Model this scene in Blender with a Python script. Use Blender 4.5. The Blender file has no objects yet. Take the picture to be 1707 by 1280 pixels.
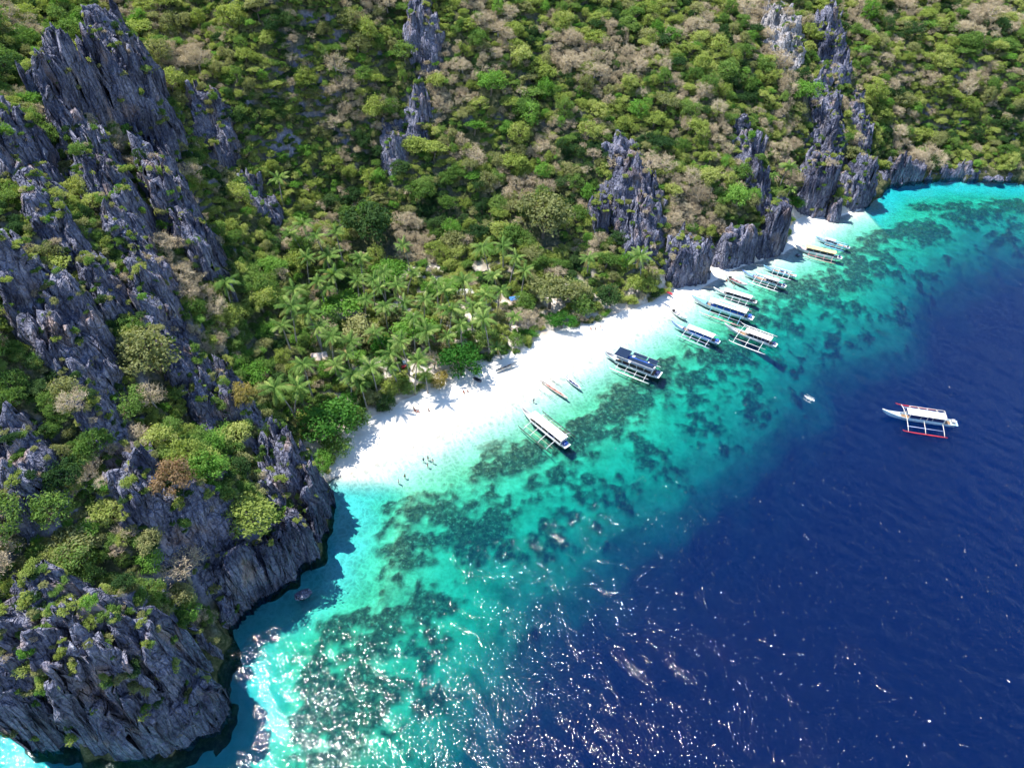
import bpy, math, random, time
import numpy as np
from mathutils import Vector, Matrix, Euler
T0 = time.time()
random.seed(7); RNG = np.random.default_rng(11)
R = math.radians
scene = bpy.context.scene
C = scene.collection

# ------------------------------------------------------------------ camera, sky, sun, exposure
CAM_H, PITCH, FPX = 123.0, R(42.0), 1138.0
cam_d = bpy.data.cameras.new("camera"); cam_d.sensor_width = 36.0; cam_d.lens = 36.0 * FPX / 1707.0
cam_d.clip_start = 1.0; cam_d.clip_end = 5000.0
cam = bpy.data.objects.new("camera", cam_d); C.objects.link(cam)
cam.location = (0, 0, CAM_H); cam.rotation_euler = (R(90) - PITCH, 0, 0)
scene.camera = cam

SUN_EL = R(62.5)
SUN_AZ = R(-66.0)                     # from +Y, clockwise: the sun stands to the west (-X) and a little ahead
sun_dir = Vector((math.sin(SUN_AZ) * math.cos(SUN_EL), math.cos(SUN_AZ) * math.cos(SUN_EL), math.sin(SUN_EL)))
world = bpy.data.worlds.new("World"); scene.world = world; world.use_nodes = True
wn = world.node_tree.nodes; wl = world.node_tree.links
sky = wn.new("ShaderNodeTexSky"); sky.sky_type = 'NISHITA'; sky.sun_disc = False
sky.sun_elevation = SUN_EL; sky.sun_rotation = SUN_AZ
sky.air_density = 1.0; sky.dust_density = 0.0; sky.ozone_density = 2.5
bg = wn["Background"]; bg.inputs["Strength"].default_value = 0.15
wl.new(sky.outputs[0], bg.inputs["Color"])
sun_d = bpy.data.lights.new("sun", 'SUN'); sun_d.energy = 5.0; sun_d.angle = R(0.53); sun_d.color = (1.0, 0.955, 0.88)
sun = bpy.data.objects.new("sun", sun_d); C.objects.link(sun); sun.location = (-120, 40, 260)
sun.rotation_euler = sun_dir.to_track_quat('Z', 'Y').to_euler()
vs = scene.view_settings
vs.view_transform = 'Standard'; vs.look = 'None'; vs.exposure = 0.95; vs.gamma = 1.0; vs.use_curve_mapping = False
cy = scene.cycles
cy.max_bounces = 4; cy.diffuse_bounces = 1; cy.glossy_bounces = 1; cy.transmission_bounces = 3
cy.volume_bounces = 0; cy.transparent_max_bounces = 12; cy.caustics_reflective = False; cy.caustics_refractive = False
cy.sample_clamp_indirect = 4.0
cy.use_adaptive_sampling = True; cy.adaptive_threshold = 0.035
cy.use_denoising = True

# ------------------------------------------------------------------ helpers: layout, noise
SN, CS = math.sin(PITCH), math.cos(PITCH)
def at(px, py, h=0.0):
    """plan position of the point seen at photo pixel (px, py) that stands h metres above the sea"""
    x = (px - 853.5) / FPX; v = (py - 640.0) / FPX
    t = (CAM_H - h) / (SN + v * CS)
    return (x * t, (CS - v * SN) * t, h)
def proj(X, Y, Z):
    dep = Y * CS - (Z - CAM_H) * SN; up = Y * SN + (Z - CAM_H) * CS
    dep = np.maximum(dep, 1e-3)
    return 853.5 + FPX * X / dep, 640.0 - FPX * up / dep, dep

def _hash(ix, iy, seed):
    h = (ix.astype(np.int64) * 374761393 + iy.astype(np.int64) * 668265263 + seed * 974711) & 0x7fffffff
    h = ((h ^ (h >> 13)) * 1274126177) & 0x7fffffff
    h = ((h ^ (h >> 16)) * 1911520717) & 0x7fffffff
    return (h ^ (h >> 11)) & 0x7fffffff
def rnd2(ix, iy, seed): return _hash(ix, iy, seed) / float(0x7fffffff)
def noise(x, y, seed=0):
    x = np.asarray(x, float); y = np.asarray(y, float)
    ix = np.floor(x); iy = np.floor(y); fx = x - ix; fy = y - iy
    u = fx * fx * fx * (fx * (fx * 6 - 15) + 10); v = fy * fy * fy * (fy * (fy * 6 - 15) + 10)
    def g(a, b):
        ang = rnd2(ix + a, iy + b, seed) * 2 * np.pi
        return np.cos(ang) * (fx - a) + np.sin(ang) * (fy - b)
    return 1.5 * ((g(0, 0) * (1 - u) + g(1, 0) * u) * (1 - v) + (g(0, 1) * (1 - u) + g(1, 1) * u) * v)
def fbm(x, y, seed=0, octv=4, gain=0.5):
    s = 0; a = 1.0; f = 1.0
    for o in range(octv):
        s = s + a * noise(x * f, y * f, seed + o * 17); a *= gain; f *= 2.03
    return s
def worley(x, y, seed=0):
    ix = np.floor(x); iy = np.floor(y)
    f1 = np.full(x.shape, 9.0); f2 = np.full(x.shape, 9.0); cid = np.zeros(x.shape)
    for a in (-1, 0, 1):
        for b in (-1, 0, 1):
            cx = ix + a; cyy = iy + b
            px_ = cx + rnd2(cx, cyy, seed); py_ = cyy + rnd2(cx, cyy, seed + 5)
            d = np.hypot(x - px_, y - py_); c = rnd2(cx, cyy, seed + 9)
            m = d < f1
            f2 = np.where(m, f1, np.minimum(f2, d)); cid = np.where(m, c, cid); f1 = np.where(m, d, f1)
    return f1, f2, cid
def noise3(x, y, z, seed=0):
    ix, iy, iz = np.floor(x), np.floor(y), np.floor(z); fx, fy, fz = x - ix, y - iy, z - iz
    u, v, w = (f * f * (3 - 2 * f) for f in (fx, fy, fz)); s = 0
    for c in (0, 1):
        for b in (0, 1):
            for a in (0, 1):
                h = rnd2(ix + a + 57 * (iz + c), iy + b + 131 * (iz + c), seed)
                s = s + h * (u if a else 1 - u) * (v if b else 1 - v) * (w if c else 1 - w)
    return 2 * s - 1
def sstep(a, b, x):
    t = np.clip((x - a) / (b - a), 0, 1); return t * t * (3 - 2 * t)

class MQ:                                  # smooth surface through scattered heights
    def __init__(s, pts, c=7.0):
        P = np.array(pts, float); s.p = P[:, :2]; s.c = c; n = len(P)
        d = np.hypot(s.p[:, None, 0] - s.p[None, :, 0], s.p[:, None, 1] - s.p[None, :, 1])
        A = np.zeros((n + 3, n + 3)); A[:n, :n] = -np.sqrt(d * d + c * c) - 0.15 * np.eye(n)
        A[:n, n] = 1; A[:n, n + 1:] = s.p / 100; A[n, :n] = 1; A[n + 1:, :n] = s.p.T / 100
        s.w = np.linalg.solve(A, np.r_[P[:, 2], 0, 0, 0]); s.n = n
    def __call__(s, x, y):
        x = np.asarray(x, float); y = np.asarray(y, float)
        z = s.w[s.n] + s.w[s.n + 1] * x / 100 + s.w[s.n + 2] * y / 100
        for i in range(s.n):
            z = z - s.w[i] * np.sqrt((x - s.p[i, 0]) ** 2 + (y - s.p[i, 1]) ** 2 + s.c ** 2)
        return z

# ------------------------------------------------------------------ the lie of the land
SHORE_PX = [(-60, 1150), (0, 1182), (35, 1210), (90, 1248), (200, 1262), (300, 1240), (352, 1215), (372, 1175), (362, 1115), (376, 1060),
            (402, 1010), (440, 985), (480, 962), (528, 925), (543, 880), (550, 838), (540, 805), (590, 785), (650, 762), (740, 720),
            (830, 676), (880, 652), (960, 606), (1020, 572), (1090, 532), (1140, 506), (1172, 480), (1212, 455), (1262, 437), (1305, 424),
            (1335, 405), (1362, 384), (1400, 362), (1432, 352), (1462, 325), (1480, 308), (1530, 301), (1570, 297), (1640, 299), (1707, 302), (1830, 305)]
SHORE = [at(px, py)[:2] for px, py in SHORE_PX]
LAND = np.array([(-420.0, 10.0)] + SHORE + [(520.0, 270.0), (520.0, 700.0), (-420.0, 700.0)])
def shore_dist(x, y):
    """signed distance to the waterline: positive on land"""
    x = np.asarray(x, float); y = np.asarray(y, float)
    d = np.full(x.shape, 1e9); ins = np.zeros(x.shape, bool); n = len(LAND)
    for i in range(n):
        ax, ay = LAND[i]; bx, by = LAND[(i + 1) % n]
        ex, ey = bx - ax, by - ay
        t = np.clip(((x - ax) * ex + (y - ay) * ey) / (ex * ex + ey * ey), 0, 1)
        d = np.minimum(d, np.hypot(x - ax - t * ex, y - ay - t * ey))
        if ay != by:
            c = ((ay > y) != (by > y)) & (x < ex * (y - ay) / (by - ay) + ax)
            ins ^= c
    d = np.where(ins, d, -d)
    cf = np.maximum(sstep(105, 97, y) * sstep(-15, -30, x), sstep(131, 139, x)) * sstep(16, 6, np.abs(d))
    return d + cf * (2.0 * noise(x / 6.5, y / 6.5, 801) + 1.1 * noise(x / 2.6, y / 2.6, 802))

HP = [  # photo pixel and height of the ground there
    (548, 770, 0.6), (600, 712, 1.0), (700, 660, 1.1), (800, 612, 1.1), (900, 570, 1.1), (1000, 532, 1.1), (1100, 492, 1.1), (1190, 438, 1.0), (1330, 365, 0.9),
    (560, 560, 5), (650, 520, 4), (760, 500, 3.5), (860, 490, 3.5), (560, 650, 6), (600, 668, 3.4), (650, 642, 3.2), (700, 622, 3.0), (760, 596, 3.0), (830, 566, 2.8), (700, 420, 8), (560, 430, 11), (900, 430, 9), (1000, 470, 5), (470, 600, 14), (1060, 430, 10),
    (520, 330, 20), (620, 320, 20), (800, 330, 18), (950, 350, 16), (1080, 350, 18),
    (520, 180, 42), (700, 180, 40), (900, 180, 38), (1080, 200, 34),
    (460, -30, 74), (700, -30, 70), (900, -30, 66), (1100, -30, 62), (1300, -30, 58), (1500, -30, 53), (1707, -30, 50), (1850, -30, 50),
    (1230, 180, 34), (1250, 330, 15), (1200, 400, 7), (1400, 130, 33), (1420, 260, 12), (1550, 130, 28), (1560, 240, 7), (1600, 265, 4), (1707, 140, 27), (1707, 250, 6), (1850, 200, 14),
    (1470, 290, 3), (1400, 330, 4),
    # left mountain and headland
    (40, 1000, 25.5), (180, 985, 24.6), (300, 1010, 18), (350, 1030, 9), (300, 890, 20.2), (150, 850, 28.2), (0, 850, 31.7), (420, 900, 12), (500, 850, 5), (430, 740, 15), (500, 760, 5),
    (360, 760, 18.5), (250, 720, 27.3), (130, 680, 35.2), (0, 650, 42.2), (380, 600, 20.2), (280, 540, 33.4), (150, 480, 44), (0, 430, 52.8), (430, 480, 17),
    (330, 400, 34.3), (230, 330, 45.8), (120, 280, 54.6), (0, 230, 61.6), (270, 200, 51), (160, 120, 61.6), (60, 60, 66.9),
    (380, 300, 31), (420, 180, 45), (330, 60, 60), (200, 10, 66.9), (60, -40, 72.2)]
hp = [at(*p) for p in HP]
hp += [(-140, 60, 55), (-180, 110, 88), (-165, 180, 92), (-200, 300, 120), (-110, 290, 96), (0, 330, 102), (100, 345, 96), (200, 370, 82), (300, 380, 70),
       (330, 300, 12), (-150, 420, 150), (0, 450, 140), (150, 460, 130), (320, 470, 110), (-150, 25, 10), (450, 330, 20)]
HILL = MQ(hp)
def hill0(x, y):
    d = shore_dist(x, y)
    z = HILL(x, y)
    rough = sstep(4, 14, z)
    z = z + rough * (3.2 * fbm(x / 26, y / 26, 3, 3) + 1.6 * (1 - 2 * np.abs(noise(x / 11, y / 11, 8))) + 0.7 * fbm(x / 4, y / 4, 21, 2))
    left = sstep(-15, -40, x) * sstep(150, 110, y)
    f1, f2, c = worley(x / 5.5 + 0.3 * noise(x / 6, y / 6, 40), y / 4.0, 77)
    z = z + left * rough * (2.6 * np.clip((f2 - f1) * 1.6, 0, 1) * (0.3 + c) - 1.3)
    z = np.where((x > 142) & (d > 0), np.maximum(z, 1.2 + .5 * np.minimum(d, 12)), z)
    z = np.where(z < 5, z + 0.25 * noise(x / 3, y / 3, 31), z)
    return np.where(d < 0, np.minimum(z, 0.5) + 1.8 * d, np.where(d < 10, np.minimum(z, 0.15 + 3.0 * d), z))

def seabed_z(x, y):
    d = shore_dist(x, y)
    o = -d + np.where(d < -6, 4.0 * fbm(x / 34, y / 34, 51, 3) * sstep(6, 30, -d), 0)
    dep = np.interp(o, [0, 3, 8, 15, 24, 32, 39, 45, 52, 60, 75, 120], [0, .32, .8, 1.6, 2.9, 4.8, 7.0, 10.0, 16.0, 27, 42, 56])
    reef = reef_mask(x, y, d)
    cf = np.maximum(sstep(105, 99, y) * sstep(-15, -30, x), sstep(131, 137, x))
    dep = np.maximum(dep, cf * (2.4 + .9 * sstep(72, 58, y)) * sstep(-3, 2.5, o))
    coral = reef * (0.25 + 0.75 * np.clip(1 - 1.3 * worley(x / 1.9, y / 1.9, 91)[0], 0, 1)) * 0.8 * np.clip(-d / 18, 0, 1)
    land = np.interp(d, [0, 4, 12, 24, 60], [0, .45, 1.25, 1.9, 2.1]) + 0.05 * fbm(x / 3.5, y / 3.5, 55, 3) * sstep(0, 5, d)
    land = land * (1 - cf) - 1.2 * cf
    return np.where(d >= 0, land, -dep + coral)
def reef_mask(x, y, d):
    o = -d
    n = .8 * fbm(x / 12, y / 12, 61, 4, .6) + 0.5 * noise(x / 3.1, y / 3.1, 66) + 0.32 * noise(x / 1.25, y / 1.25, 68)
    band = np.interp(o, [8, 12, 16, 23, 31, 44, 56], [-1.2, -.2, .42, .34, -.02, -.30, -1.2])
    return .95 * sstep(-0.18, 0.40, n + band)

# sampled once, then looked up
def spaced(a, f0, f1, b, st, grow=1.18):
    xs = list(np.arange(f0, f1 + st * .5, st)); s = st; x = f0; lo = []
    while x > a: s *= grow; x -= s; lo.append(x)
    s = st; x = xs[-1]; hi = []
    while x < b: s *= grow; x += s; hi.append(x)
    return np.array(lo[::-1] + xs + hi)
hx = spaced(-420, -135, 240, 520, .6); hy = spaced(0, 36, 335, 690, .6)
HX, HY = np.meshgrid(hx, hy); HZ = hill0(HX.ravel(), HY.ravel()).reshape(HX.shape); HD = shore_dist(HX.ravel(), HY.ravel()).reshape(HX.shape)
def lookup(G, x, y):
    x = np.asarray(x, float); y = np.asarray(y, float)
    i = np.clip(np.searchsorted(hx, x) - 1, 0, len(hx) - 2); j = np.clip(np.searchsorted(hy, y) - 1, 0, len(hy) - 2)
    u = np.clip((x - hx[i]) / (hx[i + 1] - hx[i]), 0, 1); v = np.clip((y - hy[j]) / (hy[j + 1] - hy[j]), 0, 1)
    return (G[j, i] * (1 - u) + G[j, i + 1] * u) * (1 - v) + (G[j + 1, i] * (1 - u) + G[j + 1, i + 1] * u) * v
def hill(x, y): return lookup(HZ, x, y)
TT = np.arange(60, 460, .35)
def sight(px, py, lift, G):
    """plan position and ground height where something lift metres above the ground shows at photo pixel (px, py)"""
    x_ = (px - 853.5) / FPX * TT; v = (py - 640.0) / FPX
    y_ = (CS - v * SN) * TT; z_ = CAM_H - (SN + v * CS) * TT
    g = lookup(G, x_, y_); k = np.argmax(z_ < g + lift)
    return float(x_[k]), float(y_[k]), float(g[k])

# ------------------------------------------------------------------ limestone crags: photo pixel of the middle of the face, rise above the ground, half length, half width, turn
CRAGS = []
class Crag:
    def __init__(s, px, py, rise, a, b, rot, label, edge=.30, A=4.0, fall=.35, seed=0, name="limestone_crag", group=None, lean=0.0, follow=False, cleft=.10):
        s.follow = follow; s.cleft = cleft
        s.x, s.y, s.base = sight(px, py, rise * .55, HZ); s.top = s.base + rise; s.a = a; s.b = b; s.rot = R(rot); s.label = label; s.edge = edge; s.A = A
        s.fall = fall; s.seed = seed or (len(CRAGS) * 31 + 5); s.name = name; s.group = group; s.lean = lean; CRAGS.append(s)
    def local(s, x, y):
        c, n = math.cos(s.rot), math.sin(s.rot)
        return ((x - s.x) * c + (y - s.y) * n), (-(x - s.x) * n + (y - s.y) * c)
    def z(s, x, y, b):
        u, v = s.local(x, y); sd = s.seed
        un, vn = u / s.a, v / s.b
        w = 0.16 * noise(x / (s.b * .9), y / (s.b * .9), sd) + 0.15 * noise(x / 3.1, y / 3.1, sd + 1) + .09 * noise(x / 1.3, y / 1.3, sd + 2)
        r = (np.abs(un) ** 2.6 + np.abs(vn) ** 2.6) ** (1 / 2.6) + w
        k1, k2, _ = worley(x / 6.5 + .4 * noise(x / 7, y / 7, sd + 20), y / 6.5, sd + 21); r = r + s.cleft * (1 - np.clip((k2 - k1) * 3.2, 0, 1)) + s.cleft * .6 * noise(x / 9, y / 9, sd + 22)
        if s.name != 'sea_rock': r = r + np.clip((-.2 - lookup(HD, x, y)) / 2.2, 0, 3)
        p = np.clip((1 - r) / s.edge, 0, 1); p = p ** 0.8
        H = max(s.top - s.base, 6)
        crest = s.top - s.fall * H * (np.abs(un) ** 1.6 * .8 + np.abs(vn) ** 1.5 * .6) + s.lean * un * H
        crest = np.maximum(crest, b + 0.25 * (s.top - b))
        if s.follow: crest = b + H * (1 - s.fall * np.abs(un) ** 2 - .25 * np.abs(vn) ** 1.5) * (.8 + .45 * noise(u / 6, v / 9, sd + 15))
        qx = u / 5.0 + .6 * fbm(x / 6, y / 6, sd + 3, 2); qy = v / 2.3 + .6 * fbm(x / 6, y / 6, sd + 4, 2)
        f1, f2, c = worley(qx, qy, sd + 6)
        g1, g2, c2 = worley(u / 1.9 + .3 * noise(x / 2, y / 2, sd + 7), v / 0.85, sd + 8)
        bl = s.A * (np.clip((f2 - f1) * 2.2, 0, 1) * (.25 + .75 * c) - .45) + s.A * .38 * (np.clip((g2 - g1) * 2.2, 0, 1) * (.2 + .8 * c2) - .4)
        bl = bl * (.45 + .9 * sstep(-.35, .35, noise(x / 8, y / 8, sd + 14))) + s.A * .8 * fbm(x / 8, y / 8, sd + 12, 3)
        zz = (b - 2.5) * (1 - p) + (crest + bl * (0.35 + .65 * p)) * p
        q = zz + 1.6 * fbm(x / 5, y / 5, sd + 18, 2); st = 3.1; fr = q / st - np.floor(q / st)
        return zz + .62 * st * (sstep(.25, .75, fr) - fr) * sstep(.05, .35, p), p

def crag_field(x, y, b):
    z = np.full(x.shape, -99.0); m = np.zeros(x.shape)
    for c in CRAGS:
        k = np.hypot(x - c.x, y - c.y) < max(c.a, c.b) * 1.5
        if k.any():
            zz, p = c.z(x[k], y[k], b[k])
            z[k] = np.maximum(z[k], zz); m[k] = np.maximum(m[k], np.where(zz > b[k] + .2, p, 0))
    return z, m

CG = "limestone crags on the wooded mountain"
# headland at the water
Crag(150, 1070, 10, 16, 12.5, 12, "big pale blue-grey limestone headland standing in the sea at the cove mouth", edge=.8, A=6.0, fall=.1, cleft=.34, lean=-.35, name="limestone_headland")
Crag(318, 1165, 5.5, 7, 5, 60, "rounded dark limestone buttress at the seaward foot of the headland", edge=.4, A=2.0, name="limestone_buttress")
Crag(468, 778, 11, 12, 9, 118, "tall dark fluted limestone crag closing off the near end of the beach", edge=.42, A=4.4, fall=.35, cleft=.18)
Crag(430, 928, 6, 15, 6.5, 48, "jagged limestone wall overhanging the turquoise shallows below the red-leaved tree", edge=.45, A=4.2, fall=.3, cleft=.22)
Crag(60, 1000, 7, 8, 5, 40, "blocky grey crag on top of the headland beside the frame edge", A=3.5)
Crag(0, 1095, 8, 9, 10, 20, "grey sea cliff joined to the landward side of the headland", edge=.5, A=4, fall=.2)
# faces of the mountain: long ribs that run down the slope
def Rib(px, py, rise, a, b, label, rot=124, A=4.0, **kw): return Crag(px, py, rise, a, b, rot, label, edge=kw.pop('edge', .32), A=A, fall=kw.pop('fall', .35), follow=True, **kw)
Rib(25, 775, 7, 10, 7.2, "smooth bluish rock buttress rising above the headland woods", A=3)
Crag(105, 120, 14, 12, 6.5, 80, "sunlit jagged pinnacle crest topping the limestone mountain", A=6, fall=.5)
Rib(165, 275, 11, 23, 6.6, "long fluted grey cliff falling from the sunlit pinnacle crest", A=4.5)
Rib(25, 235, 9, 18, 6, "steep shaded cliff face beside the frame edge below the pinnacle crest", A=4.5)
Rib(288, 320, 15, 24, 6, "thin blade of blue-grey rock edging the shaded ravine", A=4.5)
Rib(352, 200, 8, 9, 6.6, "bare bluish rock slab deep in the shaded ravine", A=3.5, rot=110)
Rib(195, 70, 20, 22, 8.4, "tall shaded cliff behind the pinnacle crest at the photo's top", A=4.5, rot=115)
Rib(45, 480, 8, 15, 5.8, "dark stepped cliff beside the left frame edge above the big olive tree", A=4)
Rib(118, 535, 8, 16, 5, "slanting dark rock rib left of the big olive tree", A=4)
Rib(285, 560, 9, 25, 5, "narrow pale-edged limestone blade running down toward the tall dark crag", A=4.5)
Rib(172, 470, 7, 8, 4.2, "small shaded cliff above the big olive tree", A=4)
Rib(225, 395, 8, 16, 4.8, "fluted rib in the middle of the mountain face", A=4.5)
Rib(378, 640, 8, 9, 4.3, "dark limestone rib beside the golden-leaved shrubs", A=4)
Rib(90, 370, 7, 12, 4.3, "short dark rib between the two long cliffs of the mountain", A=4)
Rib(175, 695, 4, 7, 4.8, "weathered grey outcrop by the bare white tree", A=3)
Rib(228, 795, 5, 9, 5.4, "spiky grey outcrop beside the red-leaved tree", A=4)
Rib(330, 880, 5, 8, 4.8, "spiky limestone ledge under the yellow-green headland tree", A=3.5, rot=60)
Rib(435, 330, 5, 9, 4.8, "low dark slab where the ravine meets the palms", A=3)
# back hillside
Rib(705, 45, 8, 11, 7, "dark bluish cliff high on the hillside at the photo's top", A=4.5, rot=95)
Rib(700, 190, 4, 9, 6, "small dark outcrop half hidden by shrubs on the hillside", edge=.6, A=4, rot=90)
Rib(655, 235, 3.5, 9, 6, "low shrub-covered outcrop above the big dark tree", A=4, rot=90, edge=.6)
Rib(1058, 305, 5.5, 26, 12, "broad grey limestone crag above the middle of the beach", A=5.5, fall=.2, edge=.55, rot=98)
Crag(1000, 345, 6, 6, 4, 90, "small grey outcrop at the foot of the broad crag", A=3.5, fall=.5)
Crag(1148, 425, 13, 9, 6.5, 20, "craggy grey cliff at the sand's back edge", A=4, fall=.4, edge=.3)
Rib(1258, 275, 6.5, 18, 7.5, "narrow grey crag between dry shrubs above the far boats", A=5, rot=100, edge=.5)
Crag(1297, 365, 15, 7, 5, 75, "leaning dark grey rock fin at the beach's far end", A=3.2, fall=.4, edge=.4)
Crag(1235, 400, 7, 12, 4.5, 25, "undercut low rock shelf between the crag and the leaning fin", A=2.5, fall=.3, edge=.35)
Rib(1388, 200, 7, 24, 9, "bare grey ridge rib running down to the small sand cove", A=5, rot=92, edge=.5)
Rib(1310, 45, 8, 20, 11, "pale sunlit limestone dome at the photo's top", A=4.2, rot=90, edge=.5, name="limestone_dome")
Rib(1388, 60, 9, 18, 8, "dark grey cliff beside the pale limestone dome", A=4.5, rot=90, edge=.45)
Rib(1437, 215, 6, 15, 7, "grey rock rib on the slope right of the cove", A=4.5, rot=95, edge=.5)
Crag(1368, 290, 13, 10, 8, 60, "dark overhanging rock mass behind the small sand cove", A=3.5, fall=.3, edge=.35)
Crag(1435, 290, 10, 11, 7, 40, "dark shoreline rocks at the water right of the cove", A=3, fall=.3, edge=.4)
Crag(1392, 348, 9.5, 4.4, 3.6, 75, "lone leaning dark rock standing in the shallows of the cove", A=1.8, fall=.35, edge=.55, name="sea_rock")
Crag(1515, 276, 6, 14, 5, 8, "pale grey fluted sea cliff along the far shore", A=4, fall=.4, edge=.5, cleft=.3)
Crag(1605, 285, 3, 15, 3.5, 0, "low rocky shore under the far wooded slope", A=3, fall=.4, edge=.6, cleft=.35)

_cz, _cm = crag_field(HX.ravel(), HY.ravel(), HZ.ravel()); SZ = seabed_z(HX.ravel(), HY.ravel()).reshape(HX.shape)
CM = _cm.reshape(HX.shape); TZ = np.maximum(np.maximum(HZ, _cz.reshape(HX.shape)), SZ)
def top_z(x, y):
    x = np.atleast_1d(np.asarray(x, float)); y = np.atleast_1d(np.asarray(y, float))
    return lookup(TZ, x, y), lookup(CM, x, y), lookup(SZ, x, y) > lookup(HZ, x, y)

# ------------------------------------------------------------------ mesh helpers
def new_mesh(name, V, F, smooth=False):
    me = bpy.data.meshes.new(name)
    V = np.asarray(V, np.float32); F = np.asarray(F, np.int32)
    me.vertices.add(len(V)); me.vertices.foreach_set("co", V.ravel())
    k = F.shape[1]
    me.loops.add(F.size); me.loops.foreach_set("vertex_index", F.ravel())
    me.polygons.add(len(F)); me.polygons.foreach_set("loop_start", np.arange(0, F.size, k, dtype=np.int32))
    if smooth: me.polygons.foreach_set("use_smooth", np.ones(len(F), bool))
    me.update(calc_edges=True); return me
def grid_faces(ny, nx, keep=None):
    i = np.arange(ny * nx).reshape(ny, nx)
    F = np.stack([i[:-1, :-1], i[:-1, 1:], i[1:, 1:], i[1:, :-1]], -1).reshape(-1, 4)
    if keep is not None:
        k = keep.reshape(ny, nx)
        kk = (k[:-1, :-1] | k[:-1, 1:] | k[1:, 1:] | k[1:, :-1]).ravel(); F = F[kk]
    return F
def compact(V, F):
    used = np.unique(F); m = np.zeros(len(V), np.int64); m[used] = np.arange(len(used))
    return V[used], m[F], used
def link(name, me, mat=None, parent=None, loc=None, rot=None, scale=None):
    o = bpy.data.objects.new(name, me); C.objects.link(o)
    if mat is not None:
        if len(me.materials) == 0: me.materials.append(mat)
        if me.materials[0] is not mat:
            o.material_slots[0].link = 'OBJECT'; o.material_slots[0].material = mat
    if parent is not None: o.parent = parent
    if loc is not None: o.location = loc
    if rot is not None: o.rotation_euler = rot
    if scale is not None: o.scale = scale if hasattr(scale, '__len__') else (scale,) * 3
    return o
def tag(o, label=None, cat=None, group=None, kind=None):
    if label: o['label'] = label
    if cat: o['category'] = cat
    if group: o['group'] = group
    if kind: o['kind'] = kind
    return o
def empty(name, loc, rz=0.0, scale=1.0):
    o = bpy.data.objects.new(name, None); C.objects.link(o); o.location = loc; o.rotation_euler = (0, 0, rz); o.scale = (scale,) * 3
    o.empty_display_size = .3
    return o
def fattr(me, name, vals):
    a = me.attributes.new(name, 'FLOAT', 'POINT'); a.data.foreach_set("value", np.asarray(vals, np.float32))

# ------------------------------------------------------------------ materials
def mat_new(name):
    m = bpy.data.materials.new(name); m.use_nodes = True
    nt = m.node_tree; nt.nodes.clear()
    return m, nt.nodes, nt.links
def N(nodes, t, **kw):
    n = nodes.new(t)
    for k, v in kw.items():
        if k.startswith('i_'):
            key = k[2:]
            n.inputs[int(key) if key.isdigit() else key.replace('_', ' ')].default_value = v
        else: setattr(n, k, v)
    return n
def ramp(nodes, stops, interp='LINEAR'):
    r = nodes.new('ShaderNodeValToRGB'); e = r.color_ramp.elements; r.color_ramp.interpolation = interp
    while len(e) < len(stops): e.new(0.5)
    for el, (p, c) in zip(e, stops):
        el.position = p; el.color = (*c, 1) if len(c) == 3 else c
    return r
def mixc(nodes, links, fac, a, b, mode='MIX'):
    m = nodes.new('ShaderNodeMix'); m.data_type = 'RGBA'; m.blend_type = mode
    for sock, v in ((m.inputs[0], fac), (m.inputs[6], a), (m.inputs[7], b)):
        if isinstance(v, (int, float)): sock.default_value = v
        elif isinstance(v, tuple): sock.default_value = (*v, 1)
        else: links.new(v, sock)
    return m.outputs[2]
def mathn(nodes, links, op, a, b=None, clamp=False):
    m = nodes.new('ShaderNodeMath'); m.operation = op; m.use_clamp = clamp
    for sock, v in ((m.inputs[0], a), (m.inputs[1], b)):
        if v is None: continue
        if isinstance(v, (int, float)): sock.default_value = v
        else: links.new(v, sock)
    return m.outputs[0]
def out_bsdf(nodes, links, col, rough=0.9, spec=0.2, bump=None):
    o = nodes.new('ShaderNodeOutputMaterial'); b = nodes.new('ShaderNodeBsdfPrincipled')
    if isinstance(col, tuple): b.inputs['Base Color'].default_value = (*col, 1)
    else: links.new(col, b.inputs['Base Color'])
    b.inputs['Roughness'].default_value = rough; b.inputs['Specular IOR Level'].default_value = spec
    if bump is not None: links.new(bump, b.inputs['Normal'])
    links.new(b.outputs[0], o.inputs[0]); return b
def bumpn(nodes, links, h, dist=0.2, strength=1.0, prev=None):
    b = nodes.new('ShaderNodeBump'); b.inputs['Strength'].default_value = strength; b.inputs['Distance'].default_value = dist
    links.new(h, b.inputs['Height'])
    if prev is not None: links.new(prev, b.inputs['Normal'])
    return b.outputs[0]
def coords(nodes, links, scale=(1, 1, 1), rot=(0, 0, 0), kind='pos'):
    m = nodes.new('ShaderNodeMapping'); m.inputs['Scale'].default_value = scale; m.inputs['Rotation'].default_value = rot
    if kind == 'pos': links.new(nodes.new('ShaderNodeNewGeometry').outputs['Position'], m.inputs[0])
    else: links.new(nodes.new('ShaderNodeTexCoord').outputs['Object'], m.inputs[0])
    return m.outputs[0]
def ntex(nodes, links, vec, scale, detail=4.0, rough=.55, out=0, dist=0.0):
    n = nodes.new('ShaderNodeTexNoise'); n.inputs['Scale'].default_value = scale; n.inputs['Detail'].default_value = detail
    n.inputs['Roughness'].default_value = rough; n.inputs['Distortion'].default_value = dist; links.new(vec, n.inputs['Vector']); return n.outputs[out]

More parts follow.
